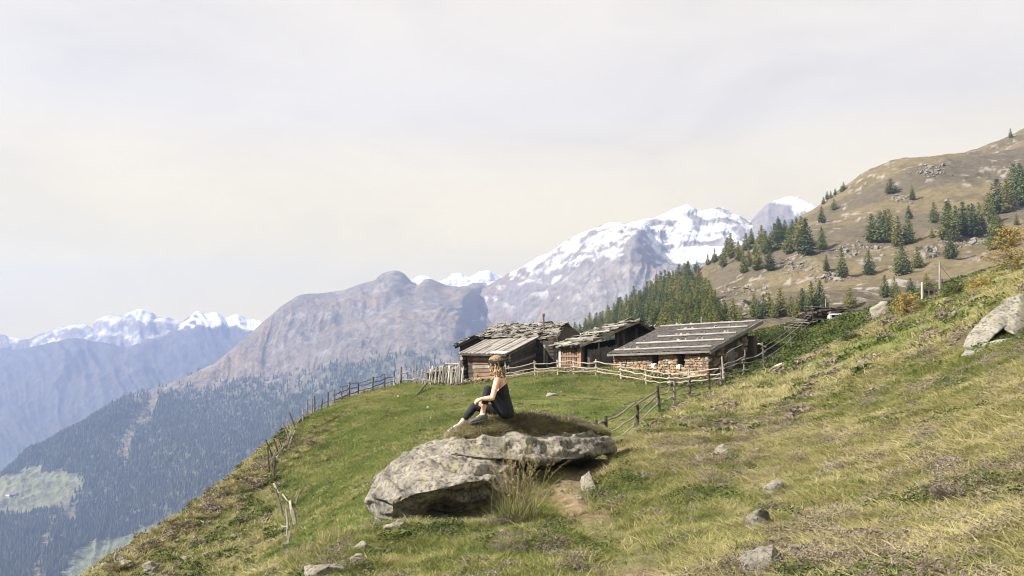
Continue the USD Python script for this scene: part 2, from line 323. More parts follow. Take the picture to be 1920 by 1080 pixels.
streak = smoothstep(fbm(V / [60, 300, 60], 5, 49), 0.58, 0.66) * smoothstep(alt, 200, 330) * 0.35
c = rockcol(V, h, 45, warm=0.6) * 0.85
c = mixc(c, [0.05, 0.06, 0.045], smoothstep(-alt + 120 * (fbm(V / 200, 4, 47) - 0.5), 20, 110) * 0.8)
c = snow_on(c, V, h, np.maximum(sm, streak))
put_mountain('snow_mountain', V, c, M_MOUNT)
# the dark pyramid with snow behind the hillside
r5 = [(1300,520,3617),(1340,490,3617),(1370,455,3617),(1400,420,3617),(1420,400,3617),(1440,383,3617),(1460,376,3617),(1478,369,3617),(1490,371,3617),(1505,376,3617),(1530,390,3617),(1580,420,3617),(1680,480,3617)]
V, h, s = loft([[(1300,640,2847),(1420,640,2693),(1500,640,2847),(1680,640,3001)], [(1300,560,3309),(1420,520,3193),(1500,500,3309),(1680,540,3463)], r5, back(r5)], 200, 110, gully=(12, 3, 0.6, 0), seed=53, amp=42, size=330, ridge_keep=0.25)
sm = smoothstep(0.7 * (fbm(V / 70, 5, 56) - 0.5) + smoothstep(V[..., 0], 1060, 1200) * 0.6 + smoothstep(V[..., 2], 620, 790) * 0.3 - 0.22, 0.15, 0.34)
c = snow_on(rockcol(V, h, 55, warm=0.2) * 0.9, V, h, sm)
put_mountain('snow_mountain', V, c, M_MOUNT)
# the big flank across the valley: brown alp above, forest below, fields at its foot
r3 = [(-20,905,2650),(20,884,2700),(60,855,2750),(106,820,2820),(170,785,2900),(240,745,2980),(308,721,3100),(360,700,3200),(410,678,3300),(455,640,3450),(490,610,3550),(510,594,3600),(535,572,3700),(565,553,3800),(600,549,3850),(640,545,3900),(675,534,3950),(700,528,4000),(712,523,4000),(722,513,4000),(742,510,4000),(756,515,4000),(772,530,4030),(790,538,4060),(800,530,4080),(810,525,4100),(822,529,4120),(840,536,4160),(862,538,4200),(900,532,4240),(930,530,4250),(960,534,4250),(1000,545,4220),(1060,562,4150),(1120,582,4100),(1230,622,4000)]
rows3 = [[(-260,1500,1150),(300,1480,1150),(1060,1400,1300),(1230,1380,1400)], [(-220,1180,1750),(200,1130,1750),(600,1050,1800),(1060,980,1900),(1230,950,2000)], [(-160,990,2250),(100,960,2250),(300,900,2350),(600,800,2500),(800,715,2700),(860,690,2750),(920,690,3000),(1060,715,2900),(1230,740,2900)],
         [(-90,940,2500),(80,880,2600),(250,800,2750),(420,735,3000),(600,650,3250),(700,598,3420),(760,575,3500),(853,600,3350),(900,585,3850),(960,592,3800),(1060,632,3500),(1230,685,3400)], r3, back(r3, 500, 120)]
V3, h, s = loft(rows3, 640, 300, gully=(34, 2.2, 0.6, 7), seed=63, amp=44, size=380, ridge_keep=0.2)
alt = V3[..., 2]
big = fbm(V3 / 420, 4, 66); mid = fbm(V3 / 120, 4, 67)
c = mixc(np.broadcast_to([0.155, 0.130, 0.105], V3.shape).copy(), [0.19, 0.135, 0.075], smoothstep(big, 0.44, 0.6) * 0.8)
c = mixc(c, [0.105, 0.100, 0.065], smoothstep(mid, 0.5, 0.62) * 0.5)
c = mixc(c, [0.24, 0.22, 0.21], smoothstep(fbm(V3 / 55, 4, 68) + 0.12 * h, 0.58, 0.70) * 0.6)
# where the forest stands, as a mask on the mountain itself
uu, vv = np.meshgrid(np.linspace(0, 1, V3.shape[1]), np.linspace(0, 1, V3.shape[0]))
tree_line = -105 + 105 * smoothstep(V3[..., 0], -1500, -350) - 30 * smoothstep(V3[..., 0], -200, 300)
wood = smoothstep(tree_line - alt + 260 * (fbm(V3 / 240, 4, 70) - 0.5) + 110 * (mid - 0.5), -70, 100)
chute = smoothstep(ridged(np.stack([uu * 15 + 4.0 * vv + 0.8 * big, vv * 1.2, 0 * uu], -1), 2, 71), 0.74, 0.92)
wood = wood * (1 - 0.85 * chute)
fields = np.zeros_like(wood)
for (px, py, d, rx, ry) in [(60, 925, 2380, 170, 130), (10, 905, 2500, 90, 140), (150, 905, 2450, 60, 60), (230, 1040, 2000, 120, 90), (190, 1065, 1950, 80, 80), (300, 1000, 2050, 70, 40)]:
    q = P(px, py, d); k = np.argmin(np.abs(V3[..., 0] / V3[..., 1] - q[0] / q[1]) + np.abs(V3[..., 2] / V3[..., 1] - q[2] / q[1]))
    q = V3.reshape(-1, 3)[k]
    dd = np.sqrt(((V3[..., 0] - q[0]) / rx) ** 2 + ((V3[..., 1] - q[1]) / ry) ** 2 * 0.5 + ((alt - q[2]) / (0.5 * ry)) ** 2)
    fields = np.maximum(fields, 1 - smoothstep(dd + 0.5 * (mid - 0.5), 0.8, 1.0))
wood = wood * (1 - fields)
c = c * 0.80
c = mixc(c, [0.045, 0.058, 0.035], wood * 0.85)
c = mixc(c, [0.105, 0.125, 0.055], fields * 0.8)
c = mixc(c, [0.17, 0.16, 0.09], fields * smoothstep(mid, 0.5, 0.58) * 0.7)
put_mountain('mountain', V3, c, M_MOUNT)
# the valley floor, far below, out to the horizon
vf = trimesh.creation.box([60000, 60000, 2.0]); vf.apply_translation([0, 12000, -1301])
obj('valley_floor', vf, natural('valley', [(0.35, (0.05, 0.07, 0.035)), (0.6, (0.10, 0.12, 0.05))], scale=0.004), kind='structure')

# ------------------------------------------------------------------ the hillside on the right
HILL = [(1050,655,420),(1150,612,425),(1250,565,432),(1330,508,440),(1400,462,450),(1450,440,465),(1500,412,480),(1530,396,490),(1560,374,500),(1600,344,520),(1640,322,528),(1662,313,532),(1690,309,540),(1740,299,550),(1780,292,560),(1850,281,580),(1880,268,585),(1920,247,595),(2000,215,610),(2150,160,640),
        (1100,690,240),(1200,650,200),(1300,625,190),(1450,600,190),(1600,590,200),(1800,545,220),(1920,510,230),(2150,450,250),(1200,610,300),(1300,590,290),(1400,560,280),(1500,540,285),(1600,528,290),(1750,492,310),(1900,448,325),(2100,390,350),
        (1330,545,360),(1400,510,365),(1500,470,380),(1600,430,400),(1700,405,410),(1800,380,430),(1900,340,460),(1700,345,480),(1560,405,450),(2100,260,500)]
HR = [P(*q) for q in HILL]
for (px, py, d) in HILL[:20]:
    q = P(px, py, d)
    HR.append(np.array([q[0] * 1.22, q[1] * 1.22, q[2] - 3 + 0.10 * q[2]])); HR.append(np.array([q[0] * 1.7, q[1] * 1.7, q[2] - 70]))
for (x, y, z) in [(20, 130, -13), (60, 130, -12), (100, 130, -5), (140, 120, 6), (0, 300, -50), (-40, 420, -80), (-40, 700, -160), (200, 140, 22)]: HR.append(np.array([x, y, z], float))
HR = np.array(HR)
hrbf = RBFInterpolator(HR[:, :2], HR[:, 2], kernel='thin_plate_spline', smoothing=1.0)
def hill_raw(x, y):
    q = np.stack([np.ravel(x), np.ravel(y)], 1)
    return np.concatenate([hrbf(q[k:k + 60000]) for k in range(0, len(q), 60000)]).reshape(np.shape(x))
ha, hr = 460, 330
hang = np.radians(np.linspace(-2, 42, ha)); hrad = 125 * (900 / 125) ** np.linspace(0, 1, hr)
A, R_ = np.meshgrid(hang, hrad)
HX, HY = R_ * np.sin(A), R_ * np.cos(A)
HZ = hill_raw(HX, HY)
hp = np.stack([HX, HY, 0 * HX], -1)
HZ = HZ + (fbm(hp / 60, 4, 81) - 0.5) * 9.0 + (ridged(hp / 34, 4, 82) - 0.5) * 3.4 + (fbm(hp / 6, 4, 83) - 0.5) * 1.4
hill_v = np.stack([HX, HY, HZ], -1)
_hl = RegularGridInterpolator((hang, hrad), HZ.T, bounds_error=False, fill_value=None)
def hill_z(x, y): return _hl(np.stack([np.arctan2(x, y), np.hypot(x, y)], -1))
def on_hill(px, py, start=130, stop=880):
    a, b = toward(px, py)
    d = np.linspace(start, stop, 3000)
    below = hill_z(a * d, d) > b * d
    if not below.any(): return None
    k = int(np.argmax(below))
    return np.array([a * d[k], d[k], float(hill_z(a * d[k], d[k]))])
big, mid, fine = fbm(hp / 55, 4, 84), fbm(hp / 14, 4, 85), fbm(hp / 3.5, 4, 86)
hc = mixc(np.broadcast_to([0.122, 0.102, 0.070], hill_v.shape).copy(), [0.195, 0.155, 0.080], smoothstep(fbm(hp * [0.5, 1.6, 1] / 55, 4, 87), 0.50, 0.60) * 0.75)
hc = mixc(hc, [0.105, 0.088, 0.050], smoothstep(mid, 0.52, 0.62) * 0.6)
hc *= 0.62
hc = mixc(hc, [0.20, 0.18, 0.165], smoothstep(fine, 0.60, 0.68) * smoothstep(mid + 0.5 * (big - 0.5), 0.50, 0.60) * 0.9)
M_HILL = natural('hillside', [(0.3, (0.65, 0.65, 0.65)), (0.5, (1, 1, 1)), (0.7, (1.35, 1.35, 1.35))], scale=0.35, detail=8, attr=True, bump=0.7, bscale=0.6, bdist=1.2, roughness_n=0.7)
put_mountain('hillside', hill_v, hc, M_HILL)

# ------------------------------------------------------------------ the air
HT = 745.0
hz = trimesh.creation.box([15000, 10500, HT + 1303]); hz.apply_translation([0, 1250, (HT - 1303) / 2])
M_HAZE = usdkit.material(stage, '/World/Looks/haze', {'v': ('principled_volume', {'color': (0.345, 0.465, 0.85), 'density': 0.00016, 'anisotropy': 0.1})}, [], volume='v.volume')
obj('haze', hz, M_HAZE, kind='stuff')
# ------------------------------------------------------------------ conifers
def leaf_material(name, stops, scale=0.6, trans=0.25, random=0.0, coord='position', rough=0.85, hue=None):
    n = {'g': ('geometry', {}), 'tc': ('texture_coordinate', {}), 'n': ('noise_texture', {'scale': scale, 'detail': 3.0}), 'oi': ('object_info', {}),
         'ad': ('math', {'math_type': 'multiply_add', 'value2': random, 'value3': -random / 2}), 'sm': ('math', {'math_type': 'add'}),
         'r': ('rgb_ramp', {'ramp': stops}), 'd': ('principled_bsdf', {'roughness': rough, 'specular_ior_level': 0.15}), 't': ('translucent_bsdf', {}), 'm': ('mix_closure', {'fac': trans})}
    l = [('g.position' if coord == 'position' else 'tc.object', 'n.vector'), ('oi.random', 'ad.value1'), ('n.fac', 'sm.value1'), ('ad.value', 'sm.value2'), ('sm.value', 'r.fac'),
         ('r.color', 'd.base_color'), ('r.color', 't.color'), ('d.BSDF', 'm.closure1'), ('t.BSDF', 'm.closure2')]
    return usdkit.material(stage, '/World/Looks/' + name, n, l, surface='m.closure')
M_LARCH = leaf_material('larch_needles', [(0.15, (0.058, 0.076, 0.031)), (0.42, (0.092, 0.114, 0.037)), (0.64, (0.125, 0.142, 0.042)), (0.92, (0.17, 0.158, 0.046))], scale=0.35, random=0.8)
M_YELLOW = leaf_material('yellow_larch_needles', [(0.2, (0.14, 0.11, 0.035)), (0.5, (0.26, 0.195, 0.055)), (0.8, (0.36, 0.27, 0.08))], scale=9.0)
M_BARK = natural('bark', [(0.3, (0.07, 0.055, 0.045)), (0.7, (0.16, 0.13, 0.11))], scale=3.0, bump=0.5)
def tube(pts, rad, sides=6, cap=True):
    pts = np.asarray(pts, float); n = len(pts); rad = np.broadcast_to(rad, (n,))
    t = np.gradient(pts, axis=0); t /= np.linalg.norm(t, axis=1, keepdims=True) + 1e-12
    a = np.cross(t, np.where(np.abs(t[:, 2:]) < 0.9, [0, 0, 1.0], [1.0, 0, 0])); a /= np.linalg.norm(a, axis=1, keepdims=True) + 1e-12
    b = np.cross(t, a); th = np.arange(sides) * 2 * np.pi / sides
    v = (pts[:, None] + rad[:, None, None] * (np.cos(th)[None, :, None] * a[:, None] + np.sin(th)[None, :, None] * b[:, None])).reshape(-1, 3)
    i, j = np.meshgrid(np.arange(n - 1), np.arange(sides), indexing='ij')
    q = np.stack([i * sides + j, i * sides + (j + 1) % sides, (i + 1) * sides + (j + 1) % sides, (i + 1) * sides + j], -1).reshape(-1, 4)
    f = np.vstack([q[:, [0, 1, 2]], q[:, [0, 2, 3]]])
    if cap:
        v = np.vstack([v, pts[:1], pts[-1:]]); k = len(v)
        j = np.arange(sides)
        f = np.vstack([f, np.stack([(j + 1) % sides, j, np.full(sides, k - 2)], 1), np.stack([(n - 1) * sides + j, (n - 1) * sides + (j + 1) % sides, np.full(sides, k - 1)], 1)])
    return v, f
def leaf_tris(c, size, rng, up=0.35):
    """Small triangles about the points c, leaning outwards and down."""
    n = len(c)
    a = rng.normal(size=(n, 3)); a[:, 2] *= 0.6; a /= np.linalg.norm(a, axis=1, keepdims=True)
    b = np.cross(a, rng.normal(size=(n, 3))); b /= np.linalg.norm(b, axis=1, keepdims=True)
    s = (size * rng.uniform(0.6, 1.3, n))[:, None]
    v = np.stack([c - a * s * 0.6 - b * s * 0.35, c - a * s * 0.6 + b * s * 0.35, c + a * s * 0.9], 1).reshape(-1, 3)
    return v, np.arange(3 * n).reshape(-1, 3)
def conifer(seed, H=10.0, R=2.3, bushy=0.0, n=46):
    rng = np.random.default_rng(seed); cs, sz = [], []
    for k in range(n):
        t = (k + rng.uniform(0, 0.9)) / n
        z = H * (0.05 + 0.93 * t)
        env = R * min(1.0, (t + 0.10) / 0.20) * (1 - t) ** (0.75 - 0.3 * bushy) * rng.uniform(0.78, 1.15) + 0.12
        nb = int(5 + 5 * (1 - t))
        th0 = rng.uniform(0, 6.28)
        for i in range(nb):
            th = th0 + 6.28 * i / nb + rng.normal() * 0.25
            L = env * rng.uniform(0.7, 1.12); m = max(2, int(6 * L / R))
            s = np.linspace(0.35, 1, m)
            x, y = np.cos(th) * L * s, np.sin(th) * L * s
            zz = z + 0.10 * L - 0.32 * L * s ** 2 + 0.12 * L * s ** 4 * 2
            p = np.stack([x, y, zz], 1) + rng.normal(size=(m, 3)) * 0.11
            cs.append(p); sz.append(np.full(m, 0.50 * (0.65 + 0.5 * (1 - t))))
    cs, sz = np.vstack(cs), np.concatenate(sz)
    v, f = leaf_tris(cs, sz, rng)
    lean = rng.normal(size=2) * 0.02
    v[:, 0] += lean[0] * v[:, 2]; v[:, 1] += lean[1] * v[:, 2]
    tr = tube([[0, 0, -0.8], [0, 0, H * 0.35], [lean[0] * H * 0.9, lean[1] * H * 0.9, H * 0.96]], [0.20, 0.13, 0.02], 6)
    return tr, (v, f)
PROTOS = []
def tree(base, h_m, label, group=None, kind=None, rng=np.random.default_rng(77), wide=1.0):
    """A larch or spruce standing at base; the first of each shape is built, the others reference it."""
    k = kind if kind is not None else int(rng.integers(0, 5))
    while len(PROTOS) <= k: PROTOS.append(None)
    s = h_m / 10.0
    sc = (s * wide * rng.uniform(0.9, 1.12), s * wide * rng.uniform(0.9, 1.12), s)
    rz = rng.uniform(0, 6.28)
    if PROTOS[k] is None:
        t = thing('larch_tree', label, 'tree', base, rz, sc, group)
        tr, cr = conifer(100 + k, R=(2.3, 2.0, 2.6, 2.2, 1.9)[k % 5], bushy=(0, 0.1, 0.35, 0.2, 0)[k % 5])
        obj('trunk', tr, M_BARK, t); obj('crown', cr, M_LARCH, t)
        PROTOS[k] = t
        return t
    return copy_of(PROTOS[k], base, rz, sc, label, 'tree', group)
def hill_tree(px, py, hpx, label, group=None, **kw):
    q = on_hill(px, py)
    if q is None: q = on_hill(px, py + 6)
    if q is None: return
    d = q[1]
    tree(q - [0, 0, 0.15], hpx * d / F * 1.16, label, group, **kw)
lone = [(1671,363,26,'low bushy larch high on the brown hillside under the rocky patch',2,1.7),(1711,375,26,'slim larch just right of the bushy one high on the slope',1,1.2),
 (1564,394,19,'small round larch near the left skyline of the hillside',2,1.3),(1541,418,28,'single dark larch on the grassy shoulder above the left wood',0,1.15),
 (1895,259,17,'tiny lone tree on the skyline at the far right',0,1.1),(1705,411,24,'short larch standing above the clump of six on the hillside',3,1.2),
 (1752,418,36,'dark larch left of the big right hand clump on the hillside',2,1.0),(1748,446,16,'small round bush tree between the clump of six and the right clump',2,1.4),
 (1783,486,50,'stout dark larch alone below the right clump with its shadow on the slope',0,1.1),(1550,509,28,'small lone larch left of two taller ones on the scree',1,1.1),
 (1579,521,52,'tall lone larch above the white scree in the middle of the hillside',0,0.95),(1630,516,42,'broad lone larch right of the tall one above the scree',2,1.05),
 (1692,516,56,'wide bushy larch in the middle of the hillside, the larger of a pair',2,1.3),(1720,503,38,'smaller bushy larch leaning against the wide one on the hillside',2,1.2),
 (1595,577,34,'broad round larch behind the heap of old boards',2,1.5),(1660,558,38,'left of two larches behind the yellow bush',3,1.1),(1678,558,36,'right of two larches behind the yellow bush',2,1.1),
 (1708,545,22,'small larch left of the grey gate posts',2,1.4),(1738,541,26,'small bushy larch right behind the gate posts',2,1.5),(1767,541,17,'low bush larch right of the tall pole',2,1.5),
 (1778,396,22,'little larch just above the right hand clump',3,1.2),(1906,422,20,'small larch under the uppermost clump near the right edge',3,1.2),(1467,420,20,'little larch at the skyline end of the left wood',1,1.2)]
for px, py, hp, lab, k, w in lone: hill_tree(px, py, hp, lab, kind=k, wide=w)
ORD = ['leftmost', 'second from left', 'third from left', 'fourth from left', 'fifth from left', 'sixth from left', 'seventh from left', 'eighth from left', 'ninth from left', 'tenth from left', 'eleventh from left', 'twelfth from left', 'thirteenth from left', 'fourteenth from left', 'fifteenth from left', 'sixteenth from left', 'seventeenth from left', 'eighteenth from left', 'nineteenth from left', 'twentieth from left']
def clump(pts, label, group):
    pts = sorted(pts)
    for k, (px, py, hp) in enumerate(pts):
        hill_tree(px, py, hp, ('rightmost' if k == len(pts) - 1 else ORD[k]) + ' ' + label, group, wide=1.22)
clump([(1636,455,49),(1652,455,53),(1668,455,57),(1684,462,53),(1660,450,50),(1704,458,50)], 'larch in the tight clump of six on the hillside', 'clump of six larches on the hillside')
clump([(1778,451,66),(1808,442,58),(1826,444,56),(1838,440,55),(1795,440,50),(1818,432,44)], 'larch of the right hand clump under the rising row', 'right hand larch clump')
clump([(1865,468,58),(1877,462,50)], 'larch of the dark pair left of the yellow larch', 'dark pair of larches')
clump([(1871,398,58),(1889,391,50),(1903,374,62),(1914,372,60),(1854,405,40),(1885,400,45),(1922,385,62),(1936,382,62),(1862,420,40)], 'larch of the tall row rising to the right edge', 'tall larch row at the right edge')
clump([(1544,377,13),(1551,375,15),(1558,372,13),(1566,366,12),(1582,356,14),(1578,360,12)], 'tiny larch on the left skyline of the hillside', 'tiny larches on the skyline')
clump([(1409,452,27),(1416,479,25),(1433,436,28),(1421,507,41),(1443,508,42),(1435,476,40),(1453,470,47),(1447,428,22),(1461,455,40),(1479,476,44),(1472,452,36),(1495,450,38),(1502,465,54),(1513,480,64),(1541,469,40),(1486,440,26),(1460,432,24),(1428,462,36),(1400,470,30)], 'larch of the loose wood below the dark snow peak', 'larches of the upper left wood')
clump([(1372,484,42),(1356,501,33),(1385,490,34),(1340,492,24),(1327,497,18),(1395,513,38),(1419,507,34),(1405,500,32),(1364,480,32)], 'larch on the rocky edge left of the upper wood', 'larches on the rocky edge')
clump([(1274,533,34),(1291,533,40),(1310,536,34),(1306,506,22),(1284,520,30)], 'tall dark larch at the top end of the lower wood', 'dark larches at the top of the lower wood')
clump([(1505,592,46),(1523,592,57),(1538,588,55),(1484,594,36),(1495,596,34),(1515,596,38),(1545,594,40)], 'larch of the pale green group left of the board heap', 'pale larch group by the board heap')
clump([(1465,592,47),(1414,594,39),(1432,592,37),(1444,594,41),(1452,596,28),(1424,598,30)], 'larch of the small group above the stone hut roof', 'larches above the stone hut roof')
clump([(1375,604,42),(1389,606,29),(1360,604,35),(1348,602,30),(1352,606,30)], 'larch standing right behind the stone hut roof', 'larches behind the stone hut roof')
rng = np.random.default_rng(5)
WOOD = shapely.Polygon([(1062,632),(1105,606),(1160,583),(1215,562),(1245,545),(1290,540),(1322,560),(1345,585),(1352,618),(1345,640),(1255,640),(1255,618),(1205,612),(1190,640),(1060,645)])
n_, tries, placed = 0, 0, []
while n_ < 175 and tries < 9000:
    tries += 1
    px, py = rng.uniform(1060, 1352), rng.uniform(540, 642)
    if not WOOD.contains(shapely.Point(px, py)): continue
    q = on_hill(px, py)
    if q is None or any(abs(px - o[0]) < 7.5 and abs(py - o[1]) < 5.5 for o in placed): continue
    placed.append((px, py))
    hp = rng.uniform(38, 52) * lerp(0.62, 1.0, np.clip((px - 1060) / 200, 0, 1))
    tree(q - [0, 0, 0.2], hp * q[1] / F, 'green larch in the dense wood behind the hut roofs', 'larches of the dense wood behind the huts', wide=1.3)
    n_ += 1

# the far forest across the valley: nobody could count it
def far_tree(seed):
    rng = np.random.default_rng(seed); vs, fs = [], []
    for k in range(3):
        z0, z1, r = 2 + 4.2 * k, 9 + 4.4 * k, 3.4 * (1 - 0.27 * k)
        th = np.arange(6) * math.pi / 3 + rng.uniform(0, 1)
        v = np.vstack([np.stack([np.cos(th) * r * rng.uniform(0.75, 1.2, 6), np.sin(th) * r * rng.uniform(0.75, 1.2, 6), z0 + rng.uniform(-0.6, 0.6, 6)], 1), [[0, 0, z1]]])
        fs.append(np.stack([np.arange(6), (np.arange(6) + 1) % 6, np.full(6, 6)], 1) + 7 * k); vs.append(v)
    return np.vstack(vs), np.vstack(fs)
def instancer(name, protos, mats, pos, idx, rz, scale, normal=None, label=None, parent=None, smooth=False, **kw):
    pi = UsdGeom.PointInstancer.Define(stage, path_of(name, parent))
    tag(pi.GetPrim(), label, None, None, 'stuff')
    targets = []
    for k, (m, mt) in enumerate(zip(protos, mats)):
        o = usdkit.mesh(stage, '%s/%s_%03d' % (pi.GetPath(), 'plant', k + 1), m, mt, smooth)
        targets.append(o.GetPath())
    pi.CreatePrototypesRel().SetTargets(targets)
    n = len(pos)
    pi.CreateProtoIndicesAttr(Vt.IntArray.FromNumpy(np.asarray(idx, np.int32)))
    pi.CreatePositionsAttr(Vt.Vec3fArray.FromNumpy(np.asarray(pos, np.float32)))
    h = np.asarray(rz) / 2
    qz = np.stack([np.cos(h), 0 * h, 0 * h, np.sin(h)], 1)
    if normal is not None:
        nn = normal / np.linalg.norm(normal, axis=1, keepdims=True)
        w = 1 + nn[:, 2]; qa = np.stack([w, -nn[:, 1], nn[:, 0], 0 * w], 1); qa /= np.linalg.norm(qa, axis=1, keepdims=True)
        w1, x1, y1, z1 = qa.T; w2, x2, y2, z2 = qz.T
        qz = np.stack([w1*w2-x1*x2-y1*y2-z1*z2, w1*x2+x1*w2+y1*z2-z1*y2, w1*y2-x1*z2+y1*w2+z1*x2, w1*z2+x1*y2-y1*x2+z1*w2], 1)
    pi.CreateOrientationsAttr(Vt.QuathArray([Gf.Quath(float(a), float(b), float(c), float(d)) for a, b, c, d in qz]))
    sc = np.asarray(scale, np.float32)
    if sc.ndim == 1: sc = np.stack([sc, sc, sc], 1)
    pi.CreateScalesAttr(Vt.Vec3fArray.FromNumpy(np.ascontiguousarray(sc)))
    return pi
rng = np.random.default_rng(9)
M_FAR = leaf_material('far_needles', [(0.2, (0.030, 0.046, 0.028)), (0.5, (0.042, 0.060, 0.033)), (0.8, (0.062, 0.074, 0.036))], scale=0.01, random=0.7)
nv3, nu3 = wood.shape
N = 42000
vi, ui = rng.uniform(0.1 * nv3, nv3 * 0.86, N * 3), rng.uniform(0, nu3 - 1.001, N * 3)
i0, j0 = vi.astype(int), ui.astype(int)
keep = rng.uniform(0, 1, N * 3) < wood[i0, j0] ** 1.1
i0, j0, fi, fj = i0[keep][:N], j0[keep][:N], (vi % 1)[keep][:N, None], (ui % 1)[keep][:N, None]
pos = (V3[i0, j0] * (1 - fi) + V3[np.minimum(i0 + 1, nv3 - 1), j0] * fi) * (1 - fj) + (V3[i0, j0 + 1] * (1 - fi) + V3[np.minimum(i0 + 1, nv3 - 1), j0 + 1] * fi) * fj
sc = rng.uniform(0.45, 1.05, len(pos))
instancer('forest', [far_tree(1), far_tree(2), far_tree(3)], [M_FAR] * 3, pos - [0, 0, 1.5], rng.integers(0, 3, len(pos)), rng.uniform(0, 6.28, len(pos)), np.stack([sc * 1.35, sc * 1.35, sc * 1.1], 1), label='dark conifer forest covering the far side of the valley')
# ------------------------------------------------------------------ the huts
class Patch:
    """A four cornered surface: u runs from a to b, v from the first edge to the second."""
    def __init__(s, c00, c10, c01, c11, flip=False):
        s.c = np.array([c00, c10, c01, c11], float)
        n = np.cross(s.c[1] - s.c[0], s.c[2] - s.c[0]); s.n = n / np.linalg.norm(n) * (-1 if flip else 1)
        s.U = np.linalg.norm(s.c[1] - s.c[0]); s.V = np.linalg.norm(s.c[2] - s.c[0])
    def at(s, u, v, t=0):
        return s.c[0] * (1 - u) * (1 - v) + s.c[1] * u * (1 - v) + s.c[2] * (1 - u) * v + s.c[3] * u * v + s.n * t
BOXF = np.array([[0,2,3],[0,3,1],[4,5,7],[4,7,6],[0,1,5],[0,5,4],[2,6,7],[2,7,3],[0,4,6],[0,6,2],[1,3,7],[1,7,5]])
def block(p, u0, u1, v0, v1, t0, t1, rng=None, jit=0.0, taper=0.0):
    v = np.array([p.at(u, w, t) for t in (t0, t1) for w in (v0, v1) for u in (u0, u1)])
    if taper:
        c = v[4:].mean(0); v[4:] = c + (v[4:] - c) * (1 - taper)
    if rng is not None: v = v + rng.normal(size=(8, 3)) * jit
    f = BOXF
    if np.dot(np.cross(v[f[2, 1]] - v[f[2, 0]], v[f[2, 2]] - v[f[2, 0]]), p.n) < 0: f = f[:, ::-1]
    return v, f
def beam(a, b, w, h, rng=None, jit=0.0):
    """A squared timber from a to b, w wide and h high."""
    a, b = np.asarray(a, float), np.asarray(b, float); d = (b - a) / np.linalg.norm(b - a)
    s = np.cross(d, [0, 0, 1.0])
    if np.linalg.norm(s) < 1e-3: s = np.array([1.0, 0, 0])
    s /= np.linalg.norm(s); u = np.cross(s, d)
    v = np.array([q + s * w / 2 * i + u * h / 2 * j for q in (a, b) for j in (-1, 1) for i in (-1, 1)])
    if rng is not None: v = v + rng.normal(size=(8, 3)) * jit
    return v, BOXF[:, ::-1]
def stone(c, size, rng, n=12, flat=1.0):
    """An angular stone: the hull of a few points."""
    p = rng.normal(size=(n, 3)); p /= np.linalg.norm(p, axis=1, keepdims=True)
    p *= rng.uniform(0.75, 1.1, (n, 1)); p = p * np.array(size) / 2
    a = rng.uniform(0, 6.28); R = np.array([[math.cos(a), -math.sin(a), 0], [math.sin(a), math.cos(a), 0], [0, 0, 1]])
    h = trimesh.convex.convex_hull(p * [1, 1, flat])
    return h.vertices @ R.T + c, h.faces
def wood(name, dark, light, var=0.35):
    return natural(name, [(0.25, dark), (0.55, tuple((a + b) / 2 for a, b in zip(dark, light))), (0.8, light)], scale=2.2, detail=7, bump=0.35, bscale=9, bdist=0.02, coord='position')
W_GREY = [wood('weathered_wood_%d' % i, d, l) for i, (d, l) in enumerate([((0.10,0.092,0.085),(0.26,0.245,0.23)), ((0.14,0.13,0.12),(0.32,0.30,0.285)), ((0.075,0.066,0.060),(0.19,0.17,0.155))])]
W_PALE = [wood('pale_wood_%d' % i, d, l) for i, (d, l) in enumerate([((0.22,0.21,0.195),(0.44,0.425,0.40)), ((0.27,0.26,0.24),(0.50,0.48,0.46)), ((0.17,0.155,0.14),(0.36,0.34,0.315))])]
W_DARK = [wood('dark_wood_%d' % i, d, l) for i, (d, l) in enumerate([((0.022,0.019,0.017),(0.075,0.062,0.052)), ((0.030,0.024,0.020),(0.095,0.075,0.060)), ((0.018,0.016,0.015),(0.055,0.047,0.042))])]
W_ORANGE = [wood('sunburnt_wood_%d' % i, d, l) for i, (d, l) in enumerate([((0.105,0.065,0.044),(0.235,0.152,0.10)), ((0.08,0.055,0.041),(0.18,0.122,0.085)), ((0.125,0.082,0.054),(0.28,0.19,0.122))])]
W_RAIL = [wood('rail_wood_%d' % i, d, l) for i, (d, l) in enumerate([((0.19,0.16,0.128),(0.37,0.32,0.265)), ((0.155,0.132,0.11),(0.33,0.285,0.24)), ((0.22,0.188,0.15),(0.41,0.36,0.30))])]
STONE = [natural('wall_stone_%d' % i, [(0.3, tuple(x * 0.6 for x in c)), (0.7, c)], scale=5, detail=6, bump=0.5, bscale=20, bdist=0.02) for i, c in enumerate([(0.25,0.175,0.11),(0.28,0.22,0.15),(0.20,0.148,0.108),(0.31,0.27,0.215),(0.29,0.185,0.10),(0.165,0.135,0.11)])]
SLATE = [natural('roof_slab_%d' % i, [(0.3, tuple(x * 0.55 for x in c)), (0.7, c)], scale=4, detail=6, bump=0.5, bscale=18, bdist=0.02) for i, c in enumerate([(0.19,0.185,0.165),(0.24,0.232,0.205),(0.145,0.142,0.128),(0.27,0.255,0.22),(0.18,0.165,0.14)])]
M_MORTAR = natural('mortar', [(0.3, (0.045, 0.035, 0.026)), (0.7, (0.09, 0.07, 0.052))], scale=6)
M_INSIDE = natural('dark_inside', [(0.3, (0.012, 0.011, 0.010)), (0.7, (0.03, 0.026, 0.023))], scale=3)
M_IRON = natural('rusty_iron', [(0.3, (0.06, 0.045, 0.038)), (0.7, (0.14, 0.10, 0.08))], scale=8)
M_METAL = natural('pale_sheet_metal', [(0.3, (0.35, 0.35, 0.36)), (0.7, (0.55, 0.55, 0.56))], scale=3, rough=0.5)
def pick(lst, rng): return lst[int(rng.integers(0, len(lst)))]
